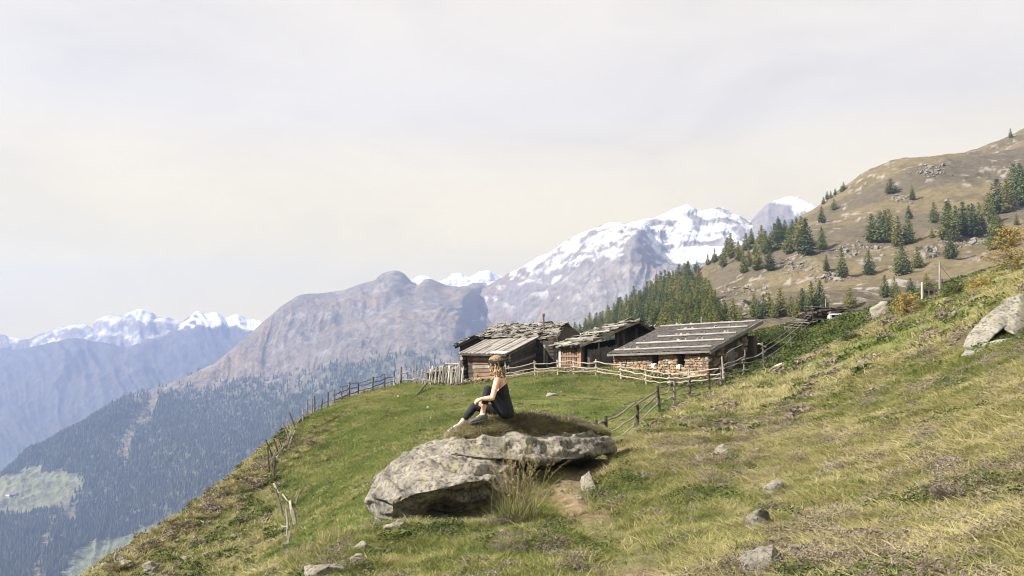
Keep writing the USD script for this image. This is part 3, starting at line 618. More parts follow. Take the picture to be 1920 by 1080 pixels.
def face_stone(p, u0, u1, v0, v1, t0, t1, rng):
    """A rough many sided stone set in a wall."""
    n = int(rng.integers(6, 10)); a = np.sort(rng.uniform(0, 0.7, n) + np.arange(n) * 6.283 / n)
    r = rng.uniform(0.82, 1.12, n); e = 0.62
    cu, cv, du, dv = (u0 + u1) / 2, (v0 + v1) / 2, (u1 - u0) / 2, (v1 - v0) / 2
    x, y = np.sign(np.cos(a)) * np.abs(np.cos(a)) ** e * r, np.sign(np.sin(a)) * np.abs(np.sin(a)) ** e * r
    ring = lambda s, t: [p.at(cu + du * s * i, cv + dv * s * j, t + rng.normal() * 0.008) for i, j in zip(x, y)]
    v = np.array(ring(1, t0) + ring(1, lerp(t0, t1, 0.7)) + ring(0.72, t1) + [p.at(cu, cv, t1 + 0.006)])
    k = np.arange(n); k1 = (k + 1) % n; f = []
    for b in (0, n): f += [np.stack([k + b, k1 + b, k1 + b + n], 1), np.stack([k + b, k1 + b + n, k + b + n], 1)]
    f.append(np.stack([k + 2 * n, k1 + 2 * n, np.full(n, 3 * n)], 1)); f = np.vstack(f)
    if np.dot(np.cross(v[f[-1, 1]] - v[f[-1, 0]], v[f[-1, 2]] - v[f[-1, 0]]), p.n) < 0: f = f[:, ::-1]
    return v, f
def solid_of(p, t0, t1):
    return block(p, 0, 1, 0, 1, t0, t1)
def planks(parent, name, p, n, mats, rng, t0=0.0, t1=0.035, along='v', gap=0.006, skip=None, jit=0.006, ragged=0.0):
    """Boards side by side on a surface: along 'v' they run up it, along 'u' across it."""
    e = np.concatenate([[0], np.cumsum(rng.uniform(0.75, 1.25, n))]); e /= e[-1]
    for k in range(n):
        a, b = e[k], e[k + 1]
        r0, r1 = rng.uniform(-ragged, ragged, 2)
        tt = t1 + rng.uniform(-0.006, 0.010)
        if along == 'v': m = block(p, a + gap / p.U, b - gap / p.U, 0 + r0, 1 + r1, t0, tt, rng, jit)
        else: m = block(p, 0 + r0, 1 + r1, a + gap / p.V, b - gap / p.V, t0, tt, rng, jit)
        obj(name, m, pick(mats, rng), parent)
def slab_roof(parent, p, rows, cols, rng, size_u, size_v, mats=SLATE, stones=0):
    k = 0
    for r in range(rows):
        off = rng.uniform(0, 1)
        for c in range(cols):
            u = (c + off) / cols + rng.normal() * 0.25 / cols; v = (r + 0.35) / rows + rng.normal() * 0.20 / rows
            if u > 1.01 or u < -0.01: continue
            du, dv = size_u / p.U * rng.uniform(0.7, 1.35) / 2, size_v / p.V * rng.uniform(0.8, 1.3) / 2
            t = 0.03 + 0.02 * rng.uniform(0, 1)
            b, f = block(p, u - du, u + du, v - dv, v + dv, t, t + rng.uniform(0.035, 0.08), rng, 0.025)
            n = p.n + rng.normal(size=3) * 0.05
            # the lower edge lies on the row below
            low = p.at(0.5, 1) - p.at(0.5, 0); low /= np.linalg.norm(low)
            ctr = b.mean(0); b = b + p.n * ((b - ctr) @ low * -0.16 + (b - ctr) @ rng.normal(size=3) * 0.07)[:, None]
            obj('slab', (b, f), pick(mats, rng), parent); k += 1
    for s in range(stones):
        q = p.at(rng.uniform(0.02, 0.98), rng.uniform(0.04, 0.98), 0.13)
        w = rng.uniform(0.16, 0.34)
        obj('roof_stone', stone(q, (w, w * 0.8, w * 0.6), rng), pick(SLATE + STONE[3:4], rng), parent)
    return k

# --- the old log hut
rng = np.random.default_rng(31)
hut = thing('log_hut', 'old dark log hut with stone slab roof, stovepipe and plank lean-to', 'hut', (0, 0, 0))
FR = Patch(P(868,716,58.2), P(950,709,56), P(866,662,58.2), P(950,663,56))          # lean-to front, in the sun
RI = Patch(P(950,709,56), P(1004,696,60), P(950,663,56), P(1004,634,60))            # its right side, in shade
obj('wall', cat_([solid_of(FR, -0.22, -0.02), solid_of(RI, -0.22, -0.02)]), M_INSIDE, hut)
def log_wall(p, n, mats, u0=0.0, u1=1.0, t=0.05):
    e = np.linspace(0, 1, n + 1)
    for k in range(n):
        a, b = e[k] + 0.010, e[k + 1] - 0.010
        q = block(p, u0 + rng.uniform(-0.008, 0.008), u1 + rng.uniform(-0.008, 0.008), a, b, -0.02, t + rng.uniform(-0.01, 0.02), rng, 0.012, 0.0)
        obj('log', q, pick(mats, rng), hut)
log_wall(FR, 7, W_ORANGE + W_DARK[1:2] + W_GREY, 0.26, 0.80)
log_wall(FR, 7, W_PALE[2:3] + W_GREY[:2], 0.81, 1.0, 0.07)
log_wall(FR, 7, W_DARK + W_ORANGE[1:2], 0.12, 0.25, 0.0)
for k in range(8):                                                                    # the ends of the crossing logs at the corner
    v = (k + 0.5) / 8
    a = FR.at(0.06, v, 0.30 + rng.uniform(-0.05, 0.07)); b = FR.at(0.06, v, -0.2)
    obj('log_end', tube([a, b], [0.12, 0.12], 8), pick(W_GREY + W_DARK[:1], rng), hut)
    a = RI.at(0.03, v, 0.02); a2 = a + (FR.at(1, v) - FR.at(0, v)) / FR.U * rng.uniform(0.12, 0.2)
    obj('log_end', tube([a, a2], [0.10, 0.10], 8), pick(W_GREY + W_DARK[:1], rng), hut)
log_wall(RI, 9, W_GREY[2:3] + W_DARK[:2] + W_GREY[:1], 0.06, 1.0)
LR = Patch(P(861,662,57.6), P(949,664,55.4), P(911,637,62.4), P(1012,631.5,60.3))    # lean-to roof
rf = obj('lean_to_roof', solid_of(LR, -0.10, 0.0), W_DARK[0], hut)
e = np.linspace(0, 1, 25)
for k in range(24):
    b = block(LR, e[k] + 0.002, e[k + 1] - 0.002, -0.012 + rng.uniform(-0.012, 0.012), 1.0, 0.0, 0.03 + rng.uniform(0, 0.03), rng, 0.008)
    obj('roof_board', b, pick(W_GREY if k not in (14, 16, 17) else W_PALE, rng), rf)
obj('roof_sheet', block(LR, 0.66, 0.99, -0.02, 0.10, 0.065, 0.075), M_METAL, rf)
obj('eave_board', beam(LR.at(-0.01, -0.01, -0.06), LR.at(1.0, -0.01, -0.06), 0.05, 0.14), W_DARK[1], hut)
# main house behind the lean-to
MF = Patch(P(1004,698,60), P(1046,698,59.24), P(1004,633,60), P(1046,631,59.24))
obj('wall', solid_of(MF, -0.25, -0.02), W_DARK[2], hut)
log_wall(MF, 11, W_DARK, 0.0, 0.30); log_wall(MF, 11, W_DARK, 0.62, 1.0)
door = obj('door', block(MF, 0.34, 0.60, 0.02, 0.80, -0.02, 0.015), W_DARK[0], hut)
obj('door_board', block(MF, 0.36, 0.45, 0.25, 0.78, 0.016, 0.035), W_GREY[1], door)
obj('door_board', block(MF, 0.48, 0.57, 0.04, 0.50, 0.016, 0.035), W_GREY[2], door)
APEX, FCOR, BCOR = P(1062,607,63.8), P(1046,633,59.24), P(1100,634,66.5)
gv = np.array([P(1046,698,59.24), P(1100,694,66.5), BCOR, APEX, FCOR])
inn = np.array([-0.30, -0.05, 0]); gm = (np.vstack([gv, gv + inn]), np.array([[0,1,2],[0,2,3],[0,3,4],[5,7,6],[5,8,7],[5,9,8],[0,5,6],[0,6,1],[1,6,7],[1,7,2],[2,7,8],[2,8,3],[3,8,9],[3,9,4],[4,9,5],[4,5,0]]))
obj('gable_wall', gm, W_DARK[1], hut)
MR = Patch(P(890,633,63), P(1041,634.5,59.6), P(934,610,66.8), P(1064,606,63.6))       # front slope
mr = obj('stone_roof', solid_of(MR, -0.14, 0.0), W_DARK[0], hut)
nslab = slab_roof(mr, MR, 9, 17, rng, 0.52, 0.66, stones=26)
bk = (MR.c[2] - MR.c[0]) * [1, 1, -1]
BR = Patch(MR.c[2], MR.c[3], MR.c[2] + bk, MR.c[3] + bk)
br = obj('rear_roof', solid_of(BR, -0.14, 0.0), W_DARK[0], hut)
slab_roof(br, BR, 3, 14, rng, 0.55, 0.75)
# the left gable corner under its own slabs
LG = Patch(P(852,650,60.4), P(857,647,66), P(895,629.5,62.2), P(901,628,67), flip=True)
if LG.n[2] < 0: LG.n = -LG.n
lg = obj('side_roof', solid_of(LG, -0.16, 0.0), W_DARK[2], hut)
slab_roof(lg, LG, 4, 9, rng, 0.55, 0.6)
RG = Patch(P(895,629.5,62.2), P(901,628,67), P(916,643,62.3), P(921,642,67))
if RG.n[2] < 0: RG.n = -RG.n
obj('side_roof', solid_of(RG, -0.14, 0.0), W_DARK[2], hut)
tri = np.array([P(866,668,61.0), P(918,668,62.6), P(914,644,62.5), P(895,632,62.5), P(862,650,61.0)])
tv = np.vstack([tri, tri + [0.05, 0.3, 0]])
obj('gable_wall', (tv, np.array([[0,1,2],[0,2,3],[0,3,4],[5,7,6],[5,8,7],[5,9,8],[0,5,6],[0,6,1],[1,6,7],[1,7,2],[2,7,8],[2,8,3],[3,8,9],[3,9,4],[4,9,5],[4,5,0]])), W_DARK[2], hut)
LW = Patch(P(862,712,62.5), P(868,714,58.3), P(862,655,62.5), P(866,662,58.3))
obj('wall', solid_of(LW, -0.2, 0.02), W_DARK[1], hut)
pb = P(1020,626,62); pt = P(1019,592,62)
pp = obj('stovepipe', tube([pb - [0, 0, 0.5], pt], [0.075, 0.07], 10), M_IRON, hut)
obj('pipe_cap', tube([pt - [0, 0, 0.02], pt + [0, 0, 0.16]], [0.095, 0.085], 10), M_IRON, pp)
# dry stones at its foot
for k in range(120):
    px = rng.uniform(866, 1000); t = (px - 866) / 134
    py = lerp(728, 714, t) + rng.uniform(-16, 2) * (1 - 0.35 * t); d = lerp(56.9, 54.4, t) + (725 - py) * 0.05
    q = P(px, py, d); gz = float(ground_z(q[0], q[1])); q[2] = min(max(q[2], gz + 0.02), gz + 0.50)
    w = rng.uniform(0.20, 0.48)
    obj('foundation_stone', stone(q, (w, w * 0.8, w * 0.6), rng), pick(STONE + SLATE[:2], rng), hut)
fw = Patch(P(866,735,57.6), P(1004,715,54.9), P(866,712,57.8), P(1004,694,55.2))

# --- the barn
S = 1.05
rng = np.random.default_rng(32)
barn = thing('wooden_barn', 'open wooden barn with slab roof and sunlit orange plank side', 'barn', (0, 0, 0))
A_, B_, D_, C_ = P(1087,647.5,52.2*S), P(1197,601.5,54.2*S), P(1036,651,55.1*S), P(1143,608,57.1*S)
BL = Patch(D_, A_, C_, B_)
if BL.n[2] < 0: BL.n = -BL.n
bl = obj('slab_roof', solid_of(BL, -0.12, 0.0), W_DARK[1], barn)
slab_roof(bl, BL, 9, 7, rng, 0.62, 0.66, stones=9)
for v in (0.25, 0.5, 0.75): obj('roof_pole', tube([BL.at(-0.03, v, 0.13), BL.at(1.02, v, 0.13)], [0.05, 0.045], 7), W_PALE[2], bl)
E_ = P(1243,631,56.6*S); G_ = E_ + (C_ - B_)
BRT = Patch(B_, E_, C_, G_)
if BRT.n[2] < 0: BRT.n = -BRT.n
brt = obj('slab_roof', solid_of(BRT, -0.12, 0.0), W_DARK[1], barn)
slab_roof(brt, BRT, 4, 6, rng, 0.6, 0.7)
obj('barge_board', beam(A_ + BL.n * -0.06, B_ + BL.n * -0.06, 0.06, 0.17), W_RAIL[1], barn)
obj('barge_board', beam(B_ + BRT.n * -0.06, E_ + BRT.n * -0.06, 0.06, 0.17), W_DARK[1], barn)
K0, K0t = P(1092,702,52.8*S), P(1092,650,52.8*S)
LWb = Patch(P(1049,699,55.0*S), K0, P(1049,651,55.0*S), K0t)
obj('wall', solid_of(LWb, -0.15, -0.01), W_DARK[0], barn)
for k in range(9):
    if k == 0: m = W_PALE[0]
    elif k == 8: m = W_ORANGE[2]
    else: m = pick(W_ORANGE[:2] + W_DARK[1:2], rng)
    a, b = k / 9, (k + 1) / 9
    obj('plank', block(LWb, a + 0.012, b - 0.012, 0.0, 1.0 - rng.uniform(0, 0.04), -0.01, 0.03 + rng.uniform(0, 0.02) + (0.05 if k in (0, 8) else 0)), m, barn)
for v in (0.30, 0.62): obj('batten', block(LWb, 0.10, 0.88, v, v + 0.06, 0.055, 0.085), W_ORANGE[0], barn)
# the gable: posts and open bay on the left, planks on the right
K1, K1t = P(1240,700,56.3*S), P(1240,633,56.3*S)
din = (C_ - B_) / np.linalg.norm(C_ - B_)
def gable(u):                                             # height of the roof's underside along the front
    q0 = K0 + (K1 - K0) * u; ua = np.clip(np.linalg.norm((q0 - A_)[:2]) / np.linalg.norm((B_ - A_)[:2]), 0, 1)
    t = np.linalg.norm((q0 - K0)[:2]); tB = np.linalg.norm((B_ - K0)[:2])
    if t < tB: return lerp(K0t[2], B_[2], t / tB) - 0.20
    return lerp(B_[2], K1t[2], (t - tB) / max(np.linalg.norm((K1 - K0)[:2]) - tB, 0.1)) - 0.20
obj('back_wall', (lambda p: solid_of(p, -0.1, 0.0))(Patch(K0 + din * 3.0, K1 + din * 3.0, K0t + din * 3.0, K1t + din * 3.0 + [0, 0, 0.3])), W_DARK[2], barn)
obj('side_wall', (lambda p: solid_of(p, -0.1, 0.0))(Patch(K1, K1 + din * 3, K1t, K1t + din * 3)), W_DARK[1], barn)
for k in range(13):
    u0, u1 = 0.45 + 0.55 * k / 13, 0.45 + 0.55 * (k + 1) / 13
    q0, q1 = K0 + (K1 - K0) * (u0 + 0.002), K0 + (K1 - K0) * (u1 - 0.002)
    a, b, c, d = q0.copy(), q1.copy(), q0.copy(), q1.copy()
    c[2], d[2] = gable(u0) + 0.1, gable(u1) + 0.1
    off = din * rng.uniform(0.40, 0.43)
    obj('gable_board', solid_of(Patch(a + off, b + off, c + off, d + off), -0.02, 0.02), pick([W_GREY[2], W_ORANGE[1], W_DARK[1], W_DARK[0], W_ORANGE[1]], rng), barn)
for u in (0.02, 0.45):
    q = K0 + (K1 - K0) * u + din * 0.3; obj('post', beam(q - [0, 0, 0.2], np.array([q[0], q[1], gable(u) + 0.15]), 0.14, 0.14), W_DARK[1], barn)
q = K0 + (K1 - K0) * 0.20; obj('post', tube([q - [0, 0, 0.2], [q[0], q[1], gable(0.2)]], [0.045, 0.04], 7), W_PALE[0], barn)
for k in range(15):
    u = 0.06 + 0.34 * k / 14; q = K0 + (K1 - K0) * u - din * 0.15; h = 1.25 + rng.uniform(-0.05, 0.05)
    gz = float(ground_z(q[0], q[1])) - 0.2
    obj('stall_board', beam([q[0], q[1], gz], [q[0], q[1], gz + h + 0.2], 0.12, 0.03), pick(W_GREY[:1] + W_GREY[2:], rng), barn)

# --- the stone hut
rng = np.random.default_rng(33)
sh = thing('stone_hut', 'low rubble stone hut with shingle roof weighted by poles and stones', 'hut', (0, 0, 0))
FW = Patch(P(1150,712,54.2), P(1328,722,48), P(1150,661,54.2), P(1328,657,48))
RW = Patch(P(1328,722,48), P(1404,712,50.7), P(1328,657,48), P(1404,622,50.7))
if np.dot(FW.n, [-0.78, -0.62, 0]) < 0: FW.n = -FW.n
if np.dot(RW.n, [0.6, -0.8, 0]) < 0: RW.n = -RW.n
wins = [(0.435, 0.500, 0.52, 0.93), (0.700, 0.770, 0.50, 0.95)]          # u0 u1 v0 v1 of the openings
us = sorted({0, 1} | {w[0] for w in wins} | {w[1] for w in wins})
core = []
for a, b in zip(us[:-1], us[1:]):
    w = [x for x in wins if abs(x[0] - a) < 1e-6]
    if w: core += [block(FW, a, b, 0, w[0][2], -0.45, -0.06), block(FW, a, b, w[0][3], 1, -0.45, -0.06)]
    else: core.append(block(FW, a, b, 0, 1, -0.45, -0.06))
back_p = Patch(*(FW.c - FW.n * 4.0)); back_p.n = FW.n
core.append(solid_of(RW, -0.4, -0.06)); core.append(block(back_p, 0, 1, 0, 1.5, -0.3, 0.0))
wl = obj('stone_wall', cat_(core), M_MORTAR, sh)
v = 0.0; row = 0; count = 0
while v < 0.985:
    hrow = rng.uniform(0.058, 0.115) if row else 0.14
    v1 = min(v + hrow, 1.0); u = rng.uniform(-0.02, 0)
    while u < 1.0:
        wd = rng.uniform(0.014, 0.052) * (1.3 if row == 0 else 1)
        a, b = max(u, 0.0), min(u + wd, 1.0)
        hit = [w for w in wins if b > w[0] and a < w[1] and v1 > w[2] + 0.02 and v < w[3] - 0.02]
        if hit:
            w = hit[0]
            if a < w[0] - 0.008: b = w[0]
            elif b > w[1] + 0.008: a = w[1]
            else: u += wd; continue
        if b - a > 0.006:
            dv = rng.uniform(-0.012, 0.012)
            q = face_stone(FW, a - 0.001, b + 0.001, v + dv, v1 + 0.004 + dv * rng.uniform(-1, 2), -0.08, rng.uniform(-0.01, 0.06), rng)
            obj('stone', q, pick(STONE, rng), wl); count += 1
        u += wd
    v = v1; row += 1
for i, w in enumerate(wins):
    op = obj('window', block(FW, w[0], w[1], w[2], w[3], -0.46, -0.42), M_INSIDE, sh)
    obj('lintel', block(FW, w[0] - 0.02, w[1] + 0.02, w[3], w[3] + 0.045, -0.06, 0.05), W_DARK[1], op)
    obj('sill', block(FW, w[0] - 0.004, w[0] + 0.042, w[2] - 0.055, w[2] + 0.08, -0.1, 0.07, rng, 0.02, 0.2), natural('white_block_%d' % i, [(0.3, (0.42, 0.39, 0.35)), (0.7, (0.6, 0.57, 0.53))], scale=6), op)
for k in range(80):
    u, vv = rng.uniform(0.02, 0.98), rng.uniform(0.0, 0.92)
    if 0.42 < u < 0.66: continue
    obj('stone', face_stone(RW, u - 0.045, u + 0.045, vv, vv + 0.10, -0.08, rng.uniform(0.0, 0.05), rng), pick(STONE, rng), wl)
obj('door', block(RW, 0.46, 0.63, 0.05, 0.80, -0.05, 0.03), W_GREY[0], sh)
SR = Patch(P(1142,663.5,53.9), P(1331.5,656.5,47.6), P(1243,613,57.4), P(1427,602.5,51))
if SR.n[2] < 0: SR.n = -SR.n
sr = obj('roof', solid_of(SR, -0.14, 0.0), W_DARK[0], sh)
shing = []
nrow = 22
for r in range(nrow):
    u = -0.01
    while u < 1.0:
        wd = rng.uniform(0.012, 0.026); b = min(u + wd, 1.005)
        t = rng.uniform(0.0, 0.025)
        m = block(SR, u + 0.0006, b - 0.0006, r / nrow - 0.012 + rng.normal() * 0.006, (r + 1.7) / nrow if r < nrow - 1 else 1.0, 0.004, 0.022, rng, 0.006)
        vv = m[0]; vv[[4, 5]] += SR.n * (0.03 + t); vv[[0, 1]] += SR.n * (0.02 + t)
        shing.append((vv, m[1])); u = b
M_SHINGLE = usdkit.material(stage, '/World/Looks/shingle', {'g': ('geometry', {}), 'r': ('rgb_ramp', {'ramp': [(0, (0.07, 0.066, 0.064)), (0.5, (0.165, 0.158, 0.152)), (1, (0.30, 0.288, 0.278))]}), 'p': ('principled_bsdf', {'roughness': 0.85, 'specular_ior_level': 0.2})}, [('g.random_per_island', 'r.fac'), ('r.color', 'p.base_color')], surface='p.BSDF')
obj('shingles', cat_(shing), M_SHINGLE, sr, kind='stuff')
for v, u0, u1 in ((0.075, 0.02, 0.985), (0.30, 0.12, 0.99), (0.53, 0.22, 0.99), (0.76, 0.30, 0.99), (0.965, 0.0, 0.97)):
    n = 9; us_ = np.linspace(u0, u1, n)
    obj('roof_pole', tube([SR.at(x, v + rng.normal() * 0.004, 0.115) for x in us_], np.linspace(0.062, 0.05, n), 7), [W_PALE[2], W_GREY[1]][int(rng.integers(0, 2))], sr)
    for k in range(int(rng.integers(4, 8))):
        x = rng.uniform(u0 + 0.03, u1 - 0.02); w = rng.uniform(0.17, 0.36)
        obj('roof_stone', stone(SR.at(x, v + 0.03, 0.15), (w, w * 0.75, w * 0.7), rng), pick(SLATE + STONE[3:4], rng), sr)
obj('barge_board', beam(SR.at(1.004, -0.02, -0.07), SR.at(1.004, 1.02, -0.07), 0.06, 0.22), W_GREY[0], sr)
obj('eave_board', beam(SR.at(-0.01, -0.02, -0.05), SR.at(1.0, -0.02, -0.05), 0.05, 0.13), W_GREY[2], sr)

# --- the low shed left of the log hut
sd = thing('low_shed', 'low dark shed roof behind the pale picket fence', 'shed', (0, 0, 0))
SDR = Patch(P(797,700,61), P(856,692,60), P(806,694,64), P(856,683,63))
if SDR.n[2] < 0: SDR.n = -SDR.n
so = obj('roof', solid_of(SDR, -0.12, 0.0), W_DARK[0], sd)
planks(so, 'roof_board', SDR, 12, W_GREY[:1] + W_GREY[2:] + W_DARK[:1], rng, 0.0, 0.03, ragged=0.06)
SDW = Patch(P(800,722,61.2), P(856,722,60.2), P(800,701,61.2), P(856,693,60.2))
planks(sd, 'wall_board', SDW, 14, W_DARK, rng, -0.02, 0.02)
for k in range(9):
    u = (k + 0.5) / 9; w = 0.35
    obj('roof_slab', block(SDR, u - 0.06, u + 0.06, 0.55, 1.02, 0.04, 0.11, rng, 0.03), pick(SLATE[:3] + [W_DARK[0]], rng), so)
# ------------------------------------------------------------------ fences
rng = np.random.default_rng(41)
def foot(px, d):
    a, _ = toward(px, 700); x = a * d
    return np.array([x, d, float(ground_z(x, d))])
def post(parent, base, h, r, mats, lean=(0, 0), name='post', label=None):
    b = np.asarray(base, float); top = b + [lean[0], lean[1], h]
    mid_ = (b + top) / 2 + rng.normal(size=3) * 0.012
    return obj(name, tube([b - [0, 0, 0.3], mid_, top], [r * 1.1, r, r * 0.85], 7), pick(mats, rng), parent, label=label)
def rail(parent, a, b, r, mats, sag=0.03, name='rail'):
    a, b = np.asarray(a, float), np.asarray(b, float); n = 6
    t = np.linspace(-0.04, 1.04, n)[:, None]
    p = a + (b - a) * t; p[:, 2] -= sag * 4 * (t * (1 - t))[:, 0]; p += rng.normal(size=(n, 3)) * 0.018
    return obj(name, tube(p, np.linspace(r * 1.1, r * 0.8, n) * rng.uniform(0.9, 1.1), 6), pick(mats, rng), parent)
def rail_fence(label, pts, heights, mats, pr=0.06, rr=0.038, post_h=1.15, group=None, drop=0.0, post_mats=None, off=0.07):
    f = thing('rail_fence', label, 'fence', (0, 0, 0), group=group)
    B = [foot(px, d) for px, d in pts]
    for b in B:
        post(f, b, post_h * rng.uniform(0.9, 1.12), pr, post_mats or mats, rng.normal(size=2) * 0.05)
    for a, b in zip(B[:-1], B[1:]):
        s = np.cross(b - a, [0, 0, 1.0]); s = s / np.linalg.norm(s) * off
        for h in heights:
            if rng.uniform() < drop: continue
            rail(f, a + s + [0, 0, h + rng.normal() * 0.04], b + s + [0, 0, h + rng.normal() * 0.04], rr, mats, rng.uniform(0, 0.06))
    return f
# in front of the huts, in the sun
rail_fence('pale three rail fence running in front of the three huts', [(944,54.3),(1004,53.6),(1046,53.0),(1076,52.6),(1118,51.6),(1165,50.2),(1212,48.6),(1255,47.2),(1293,46.2),(1357,44.8)], (0.28, 0.52, 0.80), W_RAIL, post_h=0.95, pr=0.055, rr=0.035)
# short piece from the log hut's corner
rail_fence('grey rail fence climbing the bank beside the stone hut door', [(1357,44.8),(1393,46.5),(1434,47.0)], (0.35, 0.75, 1.05), W_GREY, post_h=1.5, pr=0.05, rr=0.03)
f = thing('rail_fence', 'long bent rails with two tall posts crossing the scrubby bank', 'fence', (0, 0, 0))
q0, q1 = foot(1434, 47.0), foot(1528, 55)
p0 = post(f, q1, 1.2, 0.05, W_GREY)
post(f, (q0 + q1) / 2 * [1, 1, 0] + [0, 0, float(ground_z(*((q0 + q1) / 2)[:2]))], 0.8, 0.04, W_GREY)
for h in (0.55, 0.95, 1.2): rail(f, q0 + [0, 0, h + 0.15], q1 + [0, 0, h - 0.15], 0.02, W_GREY, 0.12)
q2 = foot(1560, 56.5); rail(f, q1 + [0, 0, 1.1], q2 + [0, 0, 0.1], 0.04, W_DARK + W_GREY, 0)
a = foot(1424, 46.9); rail(f, a + [0, 0, 1.62], q0 + [0.1, 0, 1.35], 0.045, W_PALE, 0)
q3 = foot(1365, 45.3); rail(f, q3 + [0, 0, 1.45], foot(1393, 46.5) + [0, 0, 1.75], 0.025, W_GREY, 0)
lg_ = thing('fallen_rail', 'pale rail lying in the grass below the scrubby bank', 'rail', (0, 0, 0))
a, b = on_ground(1440, 693), on_ground(1482, 682); rail(lg_, a + [0, 0, 0.06], b + [0, 0, 0.10], 0.07, W_PALE, 0)
# down the near side of the meadow to the boulder
rail_fence('weathered dark rail fence descending between meadow and slope to the boulder', [(1352,44.0),(1330,41.5),(1292,37.5),(1262,34.5),(1236,31.8),(1193,27.2),(1136,23.5),(1116,22.4)], (0.30, 0.58, 0.86), W_GREY, post_h=0.95, pr=0.055, rr=0.026, post_mats=W_DARK[:2] + W_GREY[2:])
# up the left edge of the meadow
rail_fence('dark rail fence on the skyline at the upper left edge of the meadow', [(740,57.5),(722,57.3),(700,57.0),(672,56.0),(655,55.2),(640,54.4),(627,53.4)], (0.35, 0.65, 0.92), W_DARK[:2] + W_GREY[2:], post_h=1.0, pr=0.045, rr=0.028, drop=0.3)
lp = [(616,52.6,1.15,0.0),(604,51.6,0.9,0.1),(592,50.8,1.2,0.0),(587,50.4,1.1,-0.05),(576,49.2,1.3,0.05),(570,48.6,0.9,-0.1),(560,47.6,1.1,-0.5),(549,46.4,1.1,-0.6),(545,46.0,0.9,0.3),(537,45.0,1.2,-0.3),(530,44.0,1.1,-0.35),(521,42.6,1.2,-0.5),(516,41.6,0.8,0.4),(511,40.0,1.3,-0.1)]
bf = thing('broken_fence', 'broken fence of crooked leaning posts down the left edge of the meadow', 'fence', (0, 0, 0))
for k, (px, d, h, ln) in enumerate(lp):
    post(bf, foot(px, d), h * 0.9, 0.04, W_GREY + W_DARK[:2], (ln, rng.normal() * 0.15))
for (p0, p1) in ((0, 2), (5, 7), (7, 10), (9, 11), (11, 13)):
    rail(bf, foot(*lp[p0][:2]) + [0, 0, 0.5], foot(*lp[p1][:2]) + [0, 0, 0.35], 0.025, W_GREY, 0)
ob = thing('fallen_boards', 'collapsed grey boards and posts of the fence at the lower left of the meadow', 'boards', (0, 0, 0))
for (x0, y0, x1, y1, m, up) in [(510,874,513,905,W_DARK,0.35),(513,912,522,928,W_PALE,0.12),(529,936,541,944,W_PALE,0.2),(543,948,547,968,W_GREY,0.2),(547,966,553,988,W_GREY,0.2),(529,995,543,990,W_PALE,0.15),(538,1004,542,1040,W_GREY,0.2),(542,1008,535,1040,W_GREY,0.2)]:
    a, b = on_ground(x0, y0, 20), on_ground(x1, y1, 20)
    obj('board', beam(a + [0, 0, up], b + [0, 0, 0.05], rng.uniform(0.05, 0.10), 0.03, rng, 0.01), pick(W_GREY if m is W_PALE and rng.uniform() < 0.6 else m, rng), ob)
for (px, py, h) in [(512,905,1.1),(533,965,1.0),(541,1003,0.9),(549,950,0.8)]:
    post(ob, on_ground(px, py, 20), h, 0.04, W_GREY + W_DARK[:1], (rng.normal() * 0.25, rng.normal() * 0.1))
# pale pickets between meadow and shed
pk = thing('picket_fence', 'fence of pale leaning split pickets left of the log hut', 'fence', (0, 0, 0))
n = 34
for k in range(n):
    t = k / (n - 1); px = lerp(777, 866, t) + rng.normal() * 0.8; d = lerp(56.6, 56.0, t)
    b = foot(px, d); ln = lerp(0.22, 0.06, t) + rng.normal() * 0.07
    h = lerp(0.95, 1.25, t) + rng.normal() * 0.09 + (0.3 if rng.uniform() < 0.12 else 0)
    w = rng.uniform(0.075, 0.125); jx = rng.normal() * 0.03
    v, fcs = beam(b + [jx - ln * 0.3, 0, -0.15], b + [jx + ln, 0.05, h], w, 0.035, rng, 0.008)
    obj('picket', (v, fcs), pick(W_PALE, rng), pk)
for h in (0.35, 0.85):
    for k in range(3):
        a, b = foot(lerp(777, 866, k / 3), 56.7), foot(lerp(777, 866, (k + 1) / 3), 56.2)
        rail(pk, a + [0, 0.06, h], b + [0, 0.06, h], 0.035, W_GREY, 0)
for px in (779, 806, 838, 862): post(pk, foot(px, 56.9), 1.5, 0.05, W_GREY)
rail(pk, foot(836, 56.8) + [0, 0, 1.35], foot(860, 56.6) + [0, 0, 1.38], 0.05, W_PALE, 0)
lf = thing('rail_fence', 'short weathered rail pen with a tall post left of the pickets', 'fence', (0, 0, 0))
c = [foot(752, 57.5), foot(763, 57.4), foot(775, 57.2)]
post(lf, c[0], 1.15, 0.075, W_GREY); post(lf, c[1], 0.75, 0.05, W_GREY); post(lf, c[2], 0.95, 0.05, W_GREY)
for h in (0.2, 0.72): rail(lf, c[0] + [0, 0, h], c[2] + [0, 0, h + 0.12], 0.045, W_GREY + W_PALE[:1], 0)
for k, px in enumerate((729, 733, 737, 741, 745)):
    b = foot(px, 57.3); v, fcs = beam(b - [0, 0, 0.1], b + [0.12 * (-1) ** k, 0, 0.62 + 0.1 * (k == 2)], 0.12, 0.04, rng, 0.01); obj('picket', (v, fcs), pick(W_PALE, rng), lf)
ps = thing('leaning_pole', 'dark pole lying on the grass under the picket fence', 'pole', (0, 0, 0))
a, b = on_ground(781, 743), on_ground(801, 729); obj('pole', tube([a + [0, 0, 0.03], b + [0, 0, 0.35]], [0.05, 0.05], 7), W_DARK[1], ps)

